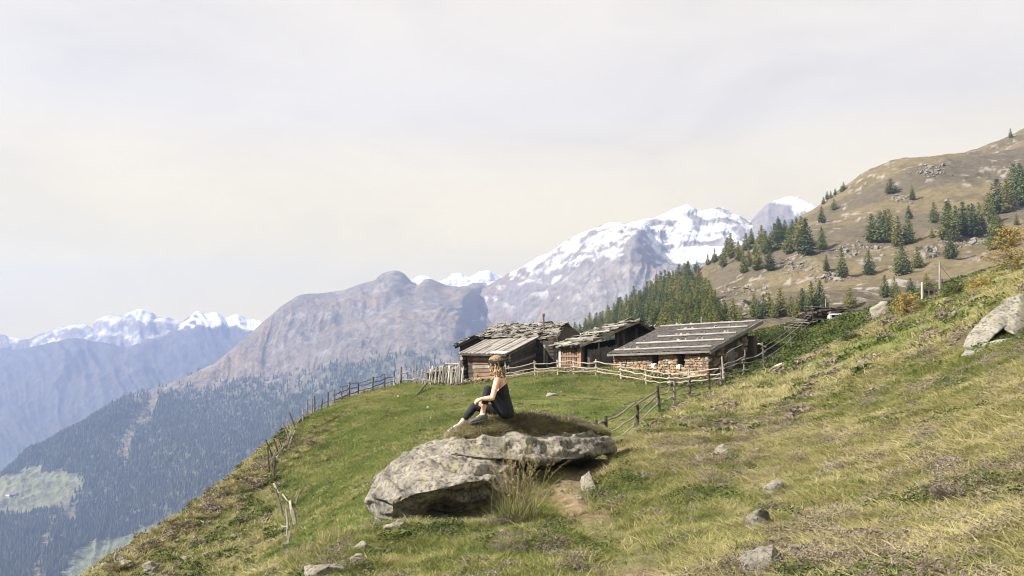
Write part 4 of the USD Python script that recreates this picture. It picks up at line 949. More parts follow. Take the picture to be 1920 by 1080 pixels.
# ------------------------------------------------------------------ the heap of boards, the pole and the gate on the rise
wp = thing('board_heap', 'heap of old grey boards on the rise behind the stone hut', 'boards', (0, 0, 0))
for k in range(110):
    t = rng.uniform(0, 1) ** 0.8; px = lerp(1490, 1588, t); d = rng.uniform(54.6, 56.6)
    b = foot(px, 55.2); b[:2] *= d / 55.2; top = 1.15 * math.sin(min(1, t * 1.25 + 0.10) * math.pi / 1.25) ** 0.8 if t < 0.98 else 0.2
    z = b[2] + rng.uniform(0.0, max(top, 0.15)); L = rng.uniform(0.5, 1.9); a = rng.normal() * 0.35
    v = np.array([math.cos(a), math.sin(a), rng.normal() * 0.07]) * L / 2; c = np.array([b[0], b[1], z])
    obj('board', beam(c - v, c + v, rng.uniform(0.12, 0.28), rng.uniform(0.03, 0.07), rng, 0.012), pick(W_GREY + W_DARK[:2] + W_DARK[:1], rng), wp)
pl = obj('pallet', cat_([beam(P(1554,y,54.4), P(1577,y - 1,54.2), 0.5, 0.09) for y in (590, 598)] + [beam(P(x,591,54.4), P(x,598,54.4), 0.5, 0.12) for x in (1555, 1565.5, 1576)]), W_PALE[1], wp)
tp = thing('wooden_pole', 'thin bare pole standing behind the heap of boards', 'pole', (0, 0, 0))
q = foot(1551, 61); obj('pole', tube([q - [0, 0, .4], P(1548, 560, 61)], [0.05, 0.035], 7), W_GREY[1], tp)
tp = thing('wooden_pole', 'tall grey pole with a wire beside the gate posts', 'pole', (0, 0, 0))
q = foot(1768, 43); tq = P(1762, 490, 43); obj('pole', tube([q - [0, 0, .4], tq], [0.06, 0.045], 8), W_GREY[0], tp)
obj('wire', tube([tq - [0, 0, .2], tq + [2.4, 3, -1.0]], [0.012, 0.012], 4), M_IRON, tp)
tp = thing('old_post', 'thin pole rising above the ridge of the stone hut roof', 'pole', (0, 0, 0))
q = foot(1315, 62); obj('pole', tube([q - [0, 0, .3], P(1315, 594, 62)], [0.05, 0.04], 7), W_GREY[1], tp)
gt = thing('wooden_gate', 'broken grey gate of boards with a white leaning post on the rise', 'gate', (0, 0, 0))
q = foot(1734, 41); obj('post', tube([q - [0, 0, .3], P(1729, 529, 41)], [0.065, 0.055], 8), W_PALE[2], gt)
for y0, y1 in ((540, 545), (547, 550), (552, 553)): obj('board', beam(P(1733, y0, 41), P(1764, y1, 41.5), 0.05, 0.14, rng, 0.01), pick(W_GREY + W_DARK[:1], rng), gt)
for x in (1742, 1752, 1760): obj('board', beam(P(x, 560, 41), P(x, 543, 41), 0.1, 0.04), W_DARK[0], gt)
for (x0, x1, y0, y1) in ((1742, 1776, 562, 558), (1745, 1770, 566, 562)): obj('board', beam(P(x0, y0, 40), P(x1, y1, 40.5), 0.3, 0.06, rng, 0.01), pick(W_PALE, rng), gt)
rw = thing('stone_wall_ruin', 'long low ruined stone hut with a dark roof edge near the yellow larch', 'ruin', (0, 0, 0))
for k in range(46):
    px = rng.uniform(1826, 1882); q = P(px, rng.uniform(517, 526), 60 + rng.uniform(-0.6, 0.6)); w = rng.uniform(0.25, 0.55)
    obj('stone', stone(q, (w, w, w * 0.55), rng), pick(SLATE + W_DARK[:2], rng), rw)
obj('roof_beam', beam(P(1824, 517, 59.5), P(1858, 516, 60), 0.8, 0.16), W_GREY[1], rw)
obj('wall', beam(P(1822, 530, 60.5), P(1884, 528, 60.5), 0.6, 1.3), SLATE[2], rw)
# ------------------------------------------------------------------ rocks
def rock_material(name, pale, mid_, dark, scale=3.0, lichen=(0.30, 0.30, 0.12), bump=0.9):
    n = {'g': ('geometry', {}), 'n': ('noise_texture', {'scale': scale, 'detail': 8.0, 'roughness': 0.68}), 'r': ('rgb_ramp', {'ramp': [(0.30, dark), (0.43, mid_), (0.58, pale), (0.75, tuple(min(0.62, x * 1.25) for x in pale))]}),
         'n2': ('noise_texture', {'scale': scale * 7, 'detail': 7.0, 'roughness': 0.78}), 'r2': ('rgb_ramp', {'ramp': [(0.40, (0.20, 0.20, 0.20)), (0.50, (0.9, 0.9, 0.9)), (0.7, (1.1, 1.1, 1.1))]}),
         'n3': ('noise_texture', {'scale': scale * 2.3, 'detail': 5.0}), 'r3': ('rgb_ramp', {'ramp': [(0.60, (0, 0, 0)), (0.70, (0.55, 0.55, 0.55))]}),
         'mu': ('mix', {'mix_type': 'multiply', 'fac': 0.95}), 'li': ('mix', {'color2': lichen}),
         'b': ('bump', {'strength': bump, 'distance': 0.05}), 'bn': ('noise_texture', {'scale': scale * 9, 'detail': 9.0, 'roughness': 0.75}), 'p': ('principled_bsdf', {'roughness': 0.88, 'specular_ior_level': 0.25})}
    l = [('g.position', 'n.vector'), ('g.position', 'n2.vector'), ('g.position', 'n3.vector'), ('g.position', 'bn.vector'), ('n.fac', 'r.fac'), ('n2.fac', 'r2.fac'), ('n3.fac', 'r3.fac'),
         ('r.color', 'mu.color1'), ('r2.color', 'mu.color2'), ('r3.color', 'li.fac'), ('mu.color', 'li.color1'), ('li.color', 'p.base_color'), ('bn.fac', 'b.height'), ('b.normal', 'p.normal')]
    return usdkit.material(stage, '/World/Looks/' + name, n, l, surface='p.BSDF')
M_ROCK = rock_material('boulder_rock', (0.31, 0.285, 0.24), (0.19, 0.175, 0.155), (0.055, 0.053, 0.05), 2.6, bump=1.0)
M_ROCK2 = rock_material('field_rock', (0.30, 0.275, 0.225), (0.21, 0.195, 0.165), (0.075, 0.07, 0.062), 5.0)
M_SLAB = rock_material('slab_rock', (0.29, 0.275, 0.23), (0.22, 0.21, 0.18), (0.10, 0.095, 0.085), 2.2, lichen=(0.26, 0.25, 0.13))
def hull_rock(pts, edge, amp, seed, size=0.5, smooth_n=3, strata=0.0):
    m = None
    for group in (pts if np.ndim(pts[0]) == 2 else [pts]):
        h = trimesh.convex.convex_hull(np.asarray(group, float))
        k = manifold3d.Manifold(manifold3d.Mesh(np.asarray(h.vertices, np.float32), np.asarray(h.faces, np.uint32)))
        m = k if m is None else m + k
    m = m.refine_to_length(edge)
    me = m.to_mesh(); t = trimesh.Trimesh(me.vert_properties[:, :3], me.tri_verts, process=True)
    trimesh.smoothing.filter_taubin(t, lamb=0.5, nu=0.4, iterations=smooth_n * 4)
    v = np.array(t.vertices); n = np.array(t.vertex_normals)
    d = (fbm(v / size, 5, seed) - 0.5) * 2 * amp + (ridged(v / size * [0.8, 0.8, 1.8], 4, seed + 5) - 0.5) * amp * 1.3
    if strata:
        w = v[:, 2] + 0.18 * v[:, 0] + 0.25 * (fbm(v / 0.8, 3, seed + 9) - 0.5)
        d = d - strata * np.exp(-((np.mod(w / 0.31, 1) - 0.5) / 0.08) ** 2)
    t.vertices = v + n * d[:, None]
    return t
ROCKTRI = 0
b1 = [P(*q) for q in [(688,935,11.5),(692,912,11.8),(705,965,11.3),(735,990,11.45),(790,992,11.6),(850,985,11.7),(900,972,11.8),(742,868,11.7),(775,846,11.9),(800,836,12.0),(850,826,12.2),(890,822,12.4),(940,832,12.4),(975,860,12.2),(985,890,12.1),(980,925,12.1),(940,950,11.9),
                      (712,935,10.95),(735,945,10.72),(765,928,10.58),(820,918,10.55),(870,905,10.75),(915,900,11.1),(705,900,12.4),(760,860,12.9),(830,832,13.5),(950,832,13.6),(990,930,13.5),(720,985,12.6),(830,995,12.5),(900,985,12.3)]]
b2 = [P(*q) for q in [(800,846,11.9),(828,838,11.85),(870,826,11.9),(930,818,12.1),(1000,812,12.4),(1060,810,12.7),(1110,813,13.0),(1140,824,13.2),(1152,840,13.3),(1145,847,13.1),(1090,858,12.5),(1030,863,12.0),(960,862,11.7),(900,858,11.6),(850,852,11.65),
                      (900,812,13.6),(1000,804,14.0),(1080,805,14.3),(1145,830,14.4),(1140,850,14.2),(1000,880,13.6),(900,880,13.4)]]
bo = thing('boulder', 'huge pale grey boulder the woman sits on, with a dark overhang below', 'boulder', (0, 0, 0))
obj('rock', hull_rock([np.array(b1), np.array(b2)], 0.021, 0.095, 3, 0.40, 1, strata=0.06), M_ROCK, bo, smooth=True)
# the turf on its top
cap = [P(*q) for q in [(840,823,12.25),(872,813,12.2),(930,808,12.3),(1000,802,12.65),(1080,802,13.05),(1130,811,13.35),(880,797,12.4),(910,789,12.45),(940,785.5,12.55),(975,784,12.75),(1010,782,13.1),(1060,786,13.4),(1100,796,13.55),(1132,811,13.5),
                       (880,800,13.3),(950,788,13.5),(1020,785,13.9),(1090,796,14.2),(1135,815,14.3),(850,830,13.2),(930,836,12.4),(1060,830,13.0)]]
M_TURF = natural('turf', [(0.3, (0.13, 0.105, 0.062)), (0.5, (0.22, 0.188, 0.105)), (0.72, (0.31, 0.265, 0.155))], scale=9, detail=8, bump=1.0, bscale=30, bdist=0.05)
capm = hull_rock(cap, 0.035, 0.04, 12, 0.24, 1)
cp = obj('turf', capm, M_TURF, smooth=True, label='dry brown turf cushion on top of the boulder', kind='stuff')
_rk = np.random.default_rng(51)
def field_rock(px, py, wpx, hpx, label, seed, mat=None, start=2.0, flat=0.7, sink=0.35, deep=0.7, angle=None, parts=None):
    q = on_ground(px, py, start); d = q[1]; w, h = wpx / F * d, hpx / F * d
    r = np.random.default_rng(seed)
    p = r.normal(size=(15, 3)); p /= np.linalg.norm(p, axis=1, keepdims=True); p = np.sign(p) * np.abs(p) ** 0.75
    p *= r.uniform(0.85, 1.15, (15, 1)) * np.array([w * 0.5, w * deep * 0.5, h * 0.62])
    a = r.uniform(-0.3, 0.3) if angle is None else angle
    ca, sa = math.cos(a), math.sin(a); p[:, 0], p[:, 2] = p[:, 0] * ca - p[:, 2] * sa, p[:, 0] * sa + p[:, 2] * ca
    size = max(w, h)
    m = hull_rock(p + q + [0, w * 0.1, h * (0.42 - sink)], max(size / 18, 0.015), size * 0.075, seed, size * 0.35, 0)
    return obj('rock', m, mat or M_ROCK2, smooth=True, label=label, cat='rock')
FR_ = [(735,993,52,20,'flat pale stone lying under the left end of the boulder',0.1,0.30),(815,975,62,14,'low flat stone slab half hidden in the shadow under the boulder',0.05,0.3),(800,988,40,10,'thin stone in the grass in front of the boulder shadow',0.0,0.3),
 (885,976,38,9,'flat stone sunk in green grass before the boulder',0.0,0.3),(606,1078,76,26,'rounded grey boulder cut by the bottom edge left of the middle',0.0,0.3),(677,1030,32,16,'small pointed stone in the heather at the bottom left',0.3,0.3),(672,1056,34,26,'grey squarish stone below the pointed stone',0.0,0.3),
 (710,1036,22,10,'little pale stone beside the heather at the bottom left',0.0,0.3),(728,1037,16,9,'tiny pale stone right of the little pale stone',0.1,0.3),(1104,918,46,36,'pale tilted stone at the bend of the dirt path',0.65,0.3),(1085,935,16,10,'small reddish stone on the path',0.0,0.2),
 (1358,857,34,26,'upright pale rock in the middle of the near slope',0.5,0.2),(1312,866,24,16,'small jagged rock left of the upright pale rock',0.4,0.2),(1266,888,16,8,'tiny stone in the heather left of the jagged rock',0.1,0.2),(1455,922,46,26,'lichen covered rock with a flat top on the near slope',0.3,0.25),
 (1424,988,52,38,'long narrow tilted rock below the lichen covered rock',0.85,0.2),(1432,1068,84,48,'large pale rock at the bottom edge right of the path',0.25,0.3),(1500,1046,60,32,'rough grey rock touching the large pale rock',0.1,0.3),
 (1622,682,22,12,'small pale rock high on the sunny slope',0.2,0.2),(1530,1078,30,18,'low grey rock at the bottom edge',0.0,0.3),(1040,1008,14,8,'tiny grey stone in the grass by the path',0.0,0.2),
 (1655,596,44,40,'tilted pale rock beside the yellow bush on the rise',0.6,0.2),(1633,580,16,9,'small round stone behind the tilted rock by the yellow bush',0.2,0.2),(1600,568,20,10,'brownish stone on the rise behind the tilted rock',0.2,0.2),
 (218,1062,24,30,'tall pale rock at the lower left on the spur edge',0.9,0.2),(238,1070,24,24,'narrow rock right of the tall pale rock at the lower left',0.8,0.2),(282,1072,26,28,'lit rock leaning at the lower left bottom edge',0.8,0.2),(196,1063,16,10,'small flat stone leftmost on the spur edge',0.1,0.2),
 (486,912,20,8,'flat grey stone beside the broken fence',0.1,0.2),(437,1011,13,9,'small pinkish stone on the spur slope',0.0,0.2),(416,1015,12,6,'low pinkish stone left of the other pinkish one',0.0,0.2),(346,1052,11,9,'little reddish stone at the bottom of the spur slope',0.0,0.2),
 (1035,744,34,7,'bare patch of stones on the meadow below the huts',0.0,0.25),(870,741,6,5,'single white stone on the meadow right of the picket fence',0.0,0.1),(740,974,14,5,'thin stone by the boulder foot',0.0,0.2)]
for k, (px, py, w, h, lab, an, sk) in enumerate(FR_[:-1]):
    field_rock(px, py, w, h, lab, 500 + k, start=2.0 if py > 780 and px > 570 else 14, angle=an, sink=sk)
# the big cracked slab on the right
sl = thing('rock_slab', 'large cracked pale rock slab sloping down the hillside at the right edge', 'rock', (0, 0, 0))
o = on_ground(1862, 615); d0 = o[1] - 0.9
s1 = [P(x, y, d) for x, y, d in [(1806,652,d0-.6),(1812,630,d0-.5),(1840,605,d0-.3),(1862,580,d0-.1),(1890,560,d0),(1897,580,d0-.25),(1893,605,d0-.5),(1868,626,d0-.75),(1850,640,d0-.8),(1838,654,d0-.9),(1830,640,d0+1),(1880,590,d0+1.2)]]
s2 = [P(x, y, d) for x, y, d in [(1884,563,d0+.05),(1915,549,d0),(1950,560,d0+.1),(1960,600,d0-.2),(1930,640,d0-.7),(1900,628,d0-.8),(1880,616,d0-.6),(1884,585,d0-.15),(1925,600,d0+1.2),(1910,560,d0+1.2)]]
s3 = [P(x, y, d) for x, y, d in [(1800,668,d0-1.0),(1806,655,d0-.7),(1850,642,d0-.95),(1900,632,d0-.95),(1905,650,d0-1.2),(1850,668,d0-1.2),(1860,650,d0+.4)]]
for s_, sd in ((s1, 4), (s2, 5), (s3, 6)): obj('block', hull_rock(s_, 0.05, 0.028, sd, 0.5, 1), M_SLAB, sl, smooth=True)
# rubble and outcrops: small stones strewn over the spur, the bank and the hillside
rng = np.random.default_rng(55)
st = []
for k in range(900):
    z = rng.uniform()
    if z < 0.55: px, py, a = rng.uniform(180, 540), rng.uniform(880, 1080), 16
    elif z < 0.7: px, py, a = rng.uniform(1440, 1600), rng.uniform(600, 690), 20
    elif z < 0.85: px, py, a = rng.uniform(1000, 1900), rng.uniform(650, 1070), 2
    else: px, py, a = rng.uniform(700, 1330), rng.uniform(718, 790), 30
    q = on_ground(px, py, a)
    if q[1] > 70: continue
    w = min(rng.gamma(2.0, 0.9 if q[1] > 15 else 1.5) * 2.2 / F * q[1], 0.35)
    st.append(stone(q + [0, 0, w * 0.1], (w, w * 0.8, w * 0.6), rng, 9))
obj('small_stones', cat_(st), M_ROCK2, label='small pale stones strewn over the grassy slopes', kind='stuff')
st = []
for (cx, cy, rx, ry, n) in [(1745,323,26,9,150),(1690,375,18,7,50),(1560,520,40,10,130),(1490,500,45,12,110),(1420,580,40,10,80),(1330,560,34,9,80),(1345,600,25,10,50),(1740,478,24,10,90),(1600,470,50,14,70),(1790,455,30,14,60),(1830,455,20,6,50),(1400,545,60,14,70),(1240,602,20,7,70)]:
    for k in range(n):
        q = on_hill(cx + rng.normal() * rx * 0.5, cy + rng.normal() * ry * 0.5)
        if q is None: continue
        w = rng.gamma(2.0, 0.5) + 0.3
        st.append(stone(q + [0, 0, w * 0.1], (w, w, w * 0.8), rng, 9))
obj('scree', cat_(st), rock_material('scree_rock', (0.21, 0.195, 0.175), (0.155, 0.142, 0.125), (0.07, 0.065, 0.058), 1.2), label='pale scree and outcrop stones scattered on the brown hillside', kind='stuff')
# ------------------------------------------------------------------ grass, heather, shrubs
def blades(seed, n, h0, h1, w, spread, bend, seg=3, lean=0.0):
    rng = np.random.default_rng(seed); vs, fs, k = [], [], 0
    for i in range(n):
        r = spread * math.sqrt(rng.uniform()); th = rng.uniform(0, 6.28)
        x, y = r * math.cos(th), r * math.sin(th); h = rng.uniform(h0, h1)
        d = th + rng.normal() * 0.8; bx, by = math.cos(d) * bend * h * rng.uniform(0.3, 1.3) + lean * h, math.sin(d) * bend * h * rng.uniform(0.3, 1.3)
        sx, sy = -math.sin(d + rng.normal()), math.cos(d + rng.normal()); l = math.hypot(sx, sy) + 1e-6; sx, sy = sx / l, sy / l
        for j in range(seg):
            t = j / seg; ww = w * (1 - 0.55 * t) * rng.uniform(0.8, 1.2) / 2
            c = np.array([x + bx * t * t, y + by * t * t, h * (t - 0.25 * bend * t * t)])
            vs += [c - [sx * ww, sy * ww, 0], c + [sx * ww, sy * ww, 0]]
            if j: fs += [[k + 2*j - 2, k + 2*j - 1, k + 2*j + 1], [k + 2*j - 2, k + 2*j + 1, k + 2*j]]
        vs.append(np.array([x + bx, y + by, h * (1 - 0.25 * bend)])); fs.append([k + 2*seg - 2, k + 2*seg - 1, k + 2*seg]); k += 2 * seg + 1
    v = np.array(vs); v[:, 2] -= 0.015
    return v, np.array(fs)
def cushion(seed, n, R, H, size):
    rng = np.random.default_rng(seed); p = rng.normal(size=(n, 3)); p[:, 2] = np.abs(p[:, 2]); p /= np.linalg.norm(p, axis=1, keepdims=True)
    p *= rng.uniform(0.55, 1.0, (n, 1)) ** 0.6 * [R, R, H]
    return leaf_tris(p, size, rng)
M_GRASS = leaf_material('green_grass', [(0.2, (0.070, 0.088, 0.024)), (0.45, (0.120, 0.140, 0.038)), (0.65, (0.180, 0.185, 0.060)), (0.85, (0.26, 0.235, 0.105))], scale=1.6, random=0.35, trans=0.3)
M_STRAW = leaf_material('dry_grass', [(0.2, (0.135, 0.130, 0.052)), (0.45, (0.225, 0.208, 0.092)), (0.65, (0.315, 0.28, 0.14)), (0.85, (0.41, 0.36, 0.215))], scale=1.6, random=0.4, trans=0.3)
M_MEADOW = leaf_material('meadow_grass', [(0.25, (0.085, 0.118, 0.032)), (0.42, (0.135, 0.175, 0.048)), (0.58, (0.180, 0.210, 0.066)), (0.75, (0.26, 0.25, 0.105))], scale=0.35, random=0.30, trans=0.3)
M_HEATH = leaf_material('heather', [(0.2, (0.075, 0.060, 0.050)), (0.5, (0.145, 0.117, 0.100)), (0.8, (0.235, 0.195, 0.165))], scale=3.0, random=0.4, trans=0.1)
M_LEAFY = leaf_material('low_shrub', [(0.2, (0.030, 0.046, 0.016)), (0.5, (0.055, 0.078, 0.022)), (0.8, (0.105, 0.125, 0.035))], scale=2.0, random=0.4, trans=0.2)
M_SEED = leaf_material('seed_heads', [(0.2, (0.20, 0.15, 0.085)), (0.8, (0.40, 0.31, 0.19))], scale=8.0)
rng = np.random.default_rng(61)
def normals_at(x, y, e=0.25):
    n = np.stack([-(ground_z(x + e, y) - ground_z(x - e, y)) / (2 * e), -(ground_z(x, y + e) - ground_z(x, y - e)) / (2 * e), np.ones_like(x)], 1)
    return n * [0.6, 0.6, 1]
def scatter(n, r0, r1, a0, a1, power=1.0):
    """Points spread over a sector of the ground; power below 2 thins them out with distance."""
    u = rng.uniform(0, 1, n); r = (r0 ** power + u * (r1 ** power - r0 ** power)) ** (1 / power)
    a = np.radians(rng.uniform(a0, a1, n)); return r * np.sin(a), r * np.cos(a)
hullb = shapely.MultiPoint([tuple(q[:2]) for q in b1 + b2]).convex_hull.buffer(-0.22)
def fields_at(x, y):
    p = np.stack([x, y, 0 * x], 1)
    return fbm(p * [0.45, 0.20, 0], 4, 3), fbm(p * [1.7, 0.55, 0], 4, 8), fbm(p * [4.5, 1.6, 0], 3, 15)
def strew(name, x, y, label, protos, mats, choose, smin, smax, size_r=None):
    keep = ~shapely.contains_xy(hullb, x, y)
    d = on_path(x, y); keep &= (d > 0.26) | (rng.uniform(0, 1, len(x)) < np.where(np.hypot(x, y) < 9.5, 0.14, 0.05))
    x, y = x[keep], y[keep]
    idx = choose(x, y); ok = idx >= 0; x, y, idx = x[ok], y[ok], idx[ok]
    z = ground_z(x, y); s = rng.uniform(smin, smax, len(x))
    if size_r is not None: s = s * size_r(np.hypot(x, y))
    instancer(name, protos, mats, np.stack([x, y, z], 1), idx, rng.uniform(0, 6.28, len(x)), s, normals_at(x, y), label=label)
    return len(x)
# near slope
PN = [blades(1, 26, 0.03, 0.085, 0.0055, 0.11, 0.9), blades(2, 26, 0.04, 0.10, 0.005, 0.11, 1.1), blades(3, 30, 0.03, 0.085, 0.0050, 0.12, 1.2), blades(4, 28, 0.035, 0.11, 0.0045, 0.11, 1.4), cushion(5, 170, 0.11, 0.07, 0.011), cushion(6, 90, 0.11, 0.06, 0.015)]
MN = [M_GRASS, M_GRASS, M_STRAW, M_STRAW, M_HEATH, M_LEAFY]
def choose_near(x, y):
    a, b, c = fields_at(x, y)
    m = inside(MEADOW, x, y, 0.5); u = rng.uniform(0, 1, len(x))
    straw = smoothstep(a + 0.45 * (c - 0.5) + 0.25 * (b - 0.5), 0.40, 0.60)
    idx = np.where(u < 0.15 + 0.72 * straw, rng.integers(2, 4, len(x)), rng.integers(0, 2, len(x)))
    h = smoothstep(b, 0.58, 0.70); v = rng.uniform(0, 1, len(x))
    idx = np.where(v < 0.16 * h + 0.02, 4, idx)
    lf = smoothstep(fbm(np.stack([x, y, 0 * x], 1) * [1.3, 0.5, 0], 3, 44), 0.60, 0.68)
    idx = np.where((v > 0.82) & (rng.uniform(0, 1, len(x)) < lf), 5, idx)
    return np.where(m > 0.5, -1, idx)
R = lambda r: 0.8 + r / 26.0
x, y = scatter(42000, 3.0, 21, -26, 36, 1.45)
k1 = strew('grass', x, y, 'dry and green grass with heather on the near slope', PN, MN, choose_near, 0.7, 1.3, R)
PF = [blades(11, 24, 0.05, 0.11, 0.016, 0.22, 0.8, 2), blades(12, 24, 0.06, 0.15, 0.014, 0.20, 1.1, 2), blades(13, 24, 0.07, 0.19, 0.013, 0.20, 1.2, 2), cushion(15, 80, 0.20, 0.11, 0.05), cushion(16, 70, 0.20, 0.12, 0.05)]
MF_ = [M_GRASS, M_GRASS, M_STRAW, M_HEATH, M_LEAFY]
def choose_far(x, y):
    a, b, c = fields_at(x, y); m = inside(MEADOW, x, y, 0.5); u = rng.uniform(0, 1, len(x))
    straw = smoothstep(a + 0.45 * (c - 0.5) + 0.25 * (b - 0.5), 0.40, 0.60)
    lft = smoothstep(-x - 0.12 * (y - 20), 5.5, 8.5); bk_ = smoothstep(y, 41, 46) * (x > 8)
    straw = straw * (1 - 0.25 * lft) * (1 - 0.7 * bk_)
    idx = np.where(u < 0.12 + 0.75 * straw, 2, rng.integers(0, 2, len(x)))
    v = rng.uniform(0, 1, len(x))
    idx = np.where(v < 0.16 * smoothstep(b, 0.57, 0.69) + 0.02, 3, idx)
    idx = np.where((v > 0.965 - 0.40 * bk_ - 0.07 * lft), 4, idx)
    return np.where(m > 0.5, -1, idx)
x, y = scatter(26000, 17, 66, -30, 36, 1.5)
k2 = strew('grass', x, y, 'rough grass, tussocks and low shrubs on the farther slopes', PF, MF_, choose_far, 0.8, 1.5, lambda r: 0.7 + r / 60)
# mown meadow
PM = [blades(21, 26, 0.03, 0.075, 0.020, 0.30, 0.6, 2), blades(22, 26, 0.035, 0.09, 0.018, 0.28, 0.8, 2)]
minx, miny, maxx, maxy = MEADOW.bounds
x, y = rng.uniform(minx, maxx, 60000), rng.uniform(miny, maxy, 60000)
k3 = strew('meadow_grass', x, y, 'short mown green grass of the fenced meadow', PM + [blades(23, 22, 0.04, 0.11, 0.016, 0.26, 1.0, 2)], [M_MEADOW, M_MEADOW, M_STRAW], lambda x, y: np.where(inside(MEADOW, x, y, 0.4) > 0.4, np.where(rng.uniform(0, 1, len(x)) < 0.03 + 0.3 * smoothstep(fbm(np.stack([x, y, 0 * x], 1) * [0.5, 0.5, 0], 4, 77), 0.52, 0.66), 2, rng.integers(0, 2, len(x))), -1), 0.8, 1.3, lambda r: 0.75 + r / 70)
x, y = rng.uniform(minx, maxx, 5200), rng.uniform(miny, maxy, 5200)
k4 = strew('meadow_tufts', x, y, 'taller tufts and broad leaved weeds scattered over the meadow', [PF[0], PF[2], PF[4], PF[3]], [M_GRASS, M_STRAW, M_LEAFY, M_HEATH], lambda x, y: np.where(inside(MEADOW, x, y, 0.4) > 0.4, rng.choice(4, len(x), p=[0.5, 0.28, 0.14, 0.08]), -1), 0.45, 0.95)
# tussocks of pale grass on the spur's outer edge
PT = [blades(31, 60, 0.22, 0.42, 0.020, 0.10, 1.0, 3), blades(32, 60, 0.18, 0.36, 0.020, 0.12, 1.2, 3), cushion(33, 120, 0.30, 0.26, 0.07)]
pts = []
for k in range(420):
    t = rng.uniform(0, 1); e = np.array([lerp(600, 190, t), lerp(790, 1062, t)]) + rng.normal(size=2) * [10, 12] + [18, 8]
    pts.append(on_ground(e[0], e[1], 18))
pts = np.array(pts); pts = pts[pts[:, 1] < 60]
instancer('tussock', PT, [M_STRAW, M_STRAW, M_HEATH], pts, rng.choice(3, len(pts), p=[0.45, 0.4, 0.15]), rng.uniform(0, 6.28, len(pts)), rng.uniform(0.6, 1.25, len(pts)), label='pale dry tussocks along the outer edge of the left slope')
# turf tufts on the boulder
tm = trimesh.Trimesh(capm.vertices, capm.faces, process=False)
pt_, fi_ = trimesh.sample.sample_surface(tm, 7000, seed=4); nn_ = tm.face_normals[fi_]; kp = nn_[:, 2] > 0.1
pt_, nn_ = pt_[kp], nn_[kp]
instancer('turf_grass', [PN[0], PN[2], PN[4]], [M_GRASS, M_STRAW, M_HEATH], pt_, rng.choice(3, len(pt_), p=[0.24, 0.62, 0.14]), rng.uniform(0, 6.28, len(pt_)), rng.uniform(0.7, 1.25, len(pt_)), nn_ * [0.5, 0.5, 1], label='dry grass and heather growing on the turf of the boulder')
# the tall seeding grass before the boulder and other single clumps
def tall_clump(px, py, h_px, label, n=90, stems=26, seed=1, mat=None, base=None, spread=0.16, bend=0.8):
    q = on_ground(px, py); h = h_px / F * q[1]
    t = thing('grass_tussock', label, 'grass', q)
    obj('leaves', blades(seed, n, h * 0.25, h * 0.55, 0.006, spread, bend), mat or M_GRASS, t)
    if stems: obj('stems', blades(seed + 1, stems, h * 0.45, h * 1.1, 0.0042, spread * 0.8, 0.7, 4), M_STRAW, t)
    if mat is M_HEATH: obj('twigs', cushion(seed + 2, 700, spread * 1.5, h * 0.8, 0.012), M_HEATH, t)
    return t
t_ = tall_clump(975, 975, 105, 'tall golden seeding grass clump in front of the boulder', 240, 90, 71, spread=0.28, bend=1.1)
rr = np.random.default_rng(72); sp_, sm_ = [], []
for k in range(64):
    th = rr.normal() * 0.55; L = rr.uniform(0.45, 1.0); base = np.array([rr.normal() * 0.12, rr.normal() * 0.1, -0.02])
    s_ = np.linspace(0, 1, 9)[:, None]
    pth = base + np.array([math.sin(th) * L * 0.25, rr.normal() * 0.05, L]) * s_ + np.array([math.sin(th) * L * 0.35, 0, -0.10 * L]) * s_ ** 3
    sm_.append(tube(pth, np.linspace(0.0028, 0.0014, 9), 4))
    f_ = rr.uniform(0.68, 1.02, 16); c_ = np.stack([np.interp(f_, s_[:, 0], pth[:, i]) for i in range(3)], 1)
    sp_.append(c_ + rr.normal(size=(16, 3)) * 0.011)
obj('stalks', cat_(sm_), M_STRAW, t_)
obj('seed_heads', leaf_tris(np.vstack(sp_), 0.015, rr), M_SEED, t_)
tall_clump(958, 1032, 46, 'grey brown drooping tussock below the tall golden grass', 240, 0, 73, M_HEATH, spread=0.13, bend=1.5)
tall_clump(1800, 935, 88, 'large grey dead tussock with drooping stalks on the right slope', 380, 0, 75, M_HEATH, spread=0.14, bend=1.5)
tall_clump(1120, 1030, 40, 'fresh green tussock beside the path at the bottom', 200, 0, 77, spread=0.18)
tall_clump(950, 975, 46, 'dark green tussock left of the tall golden grass', 200, 0, 79, spread=0.2)
tall_clump(1200, 945, 30, 'dark green tussock on the slope above the path', 160, 0, 81, spread=0.15)
tall_clump(580, 1040, 46, 'dry tufted grass at the brink left of the boulder', 260, 26, 83, M_STRAW, spread=0.3)
tall_clump(640, 1005, 40, 'pale drooping grass mound at the brink left of the boulder', 260, 10, 85, M_STRAW, spread=0.28)
tall_clump(1335, 730, 24, 'yellowed weeds at the corner of the stone hut fence', 200, 20, 87, M_YELLOW, spread=0.6)
tall_clump(1185, 815, 40, 'tuft of brown grass by the last posts of the descending fence', 200, 20, 89, M_STRAW, spread=0.25)
tall_clump(1640, 905, 30, 'green grass tuft in the middle of the right slope', 180, 0, 91, spread=0.18)
tall_clump(1890, 755, 26, 'short green tuft near the right edge below the slab', 160, 0, 93, spread=0.16)
tall_clump(770, 862, 26, 'dry golden grass behind the left shoulder of the boulder', 160, 30, 95, M_STRAW, spread=0.2)
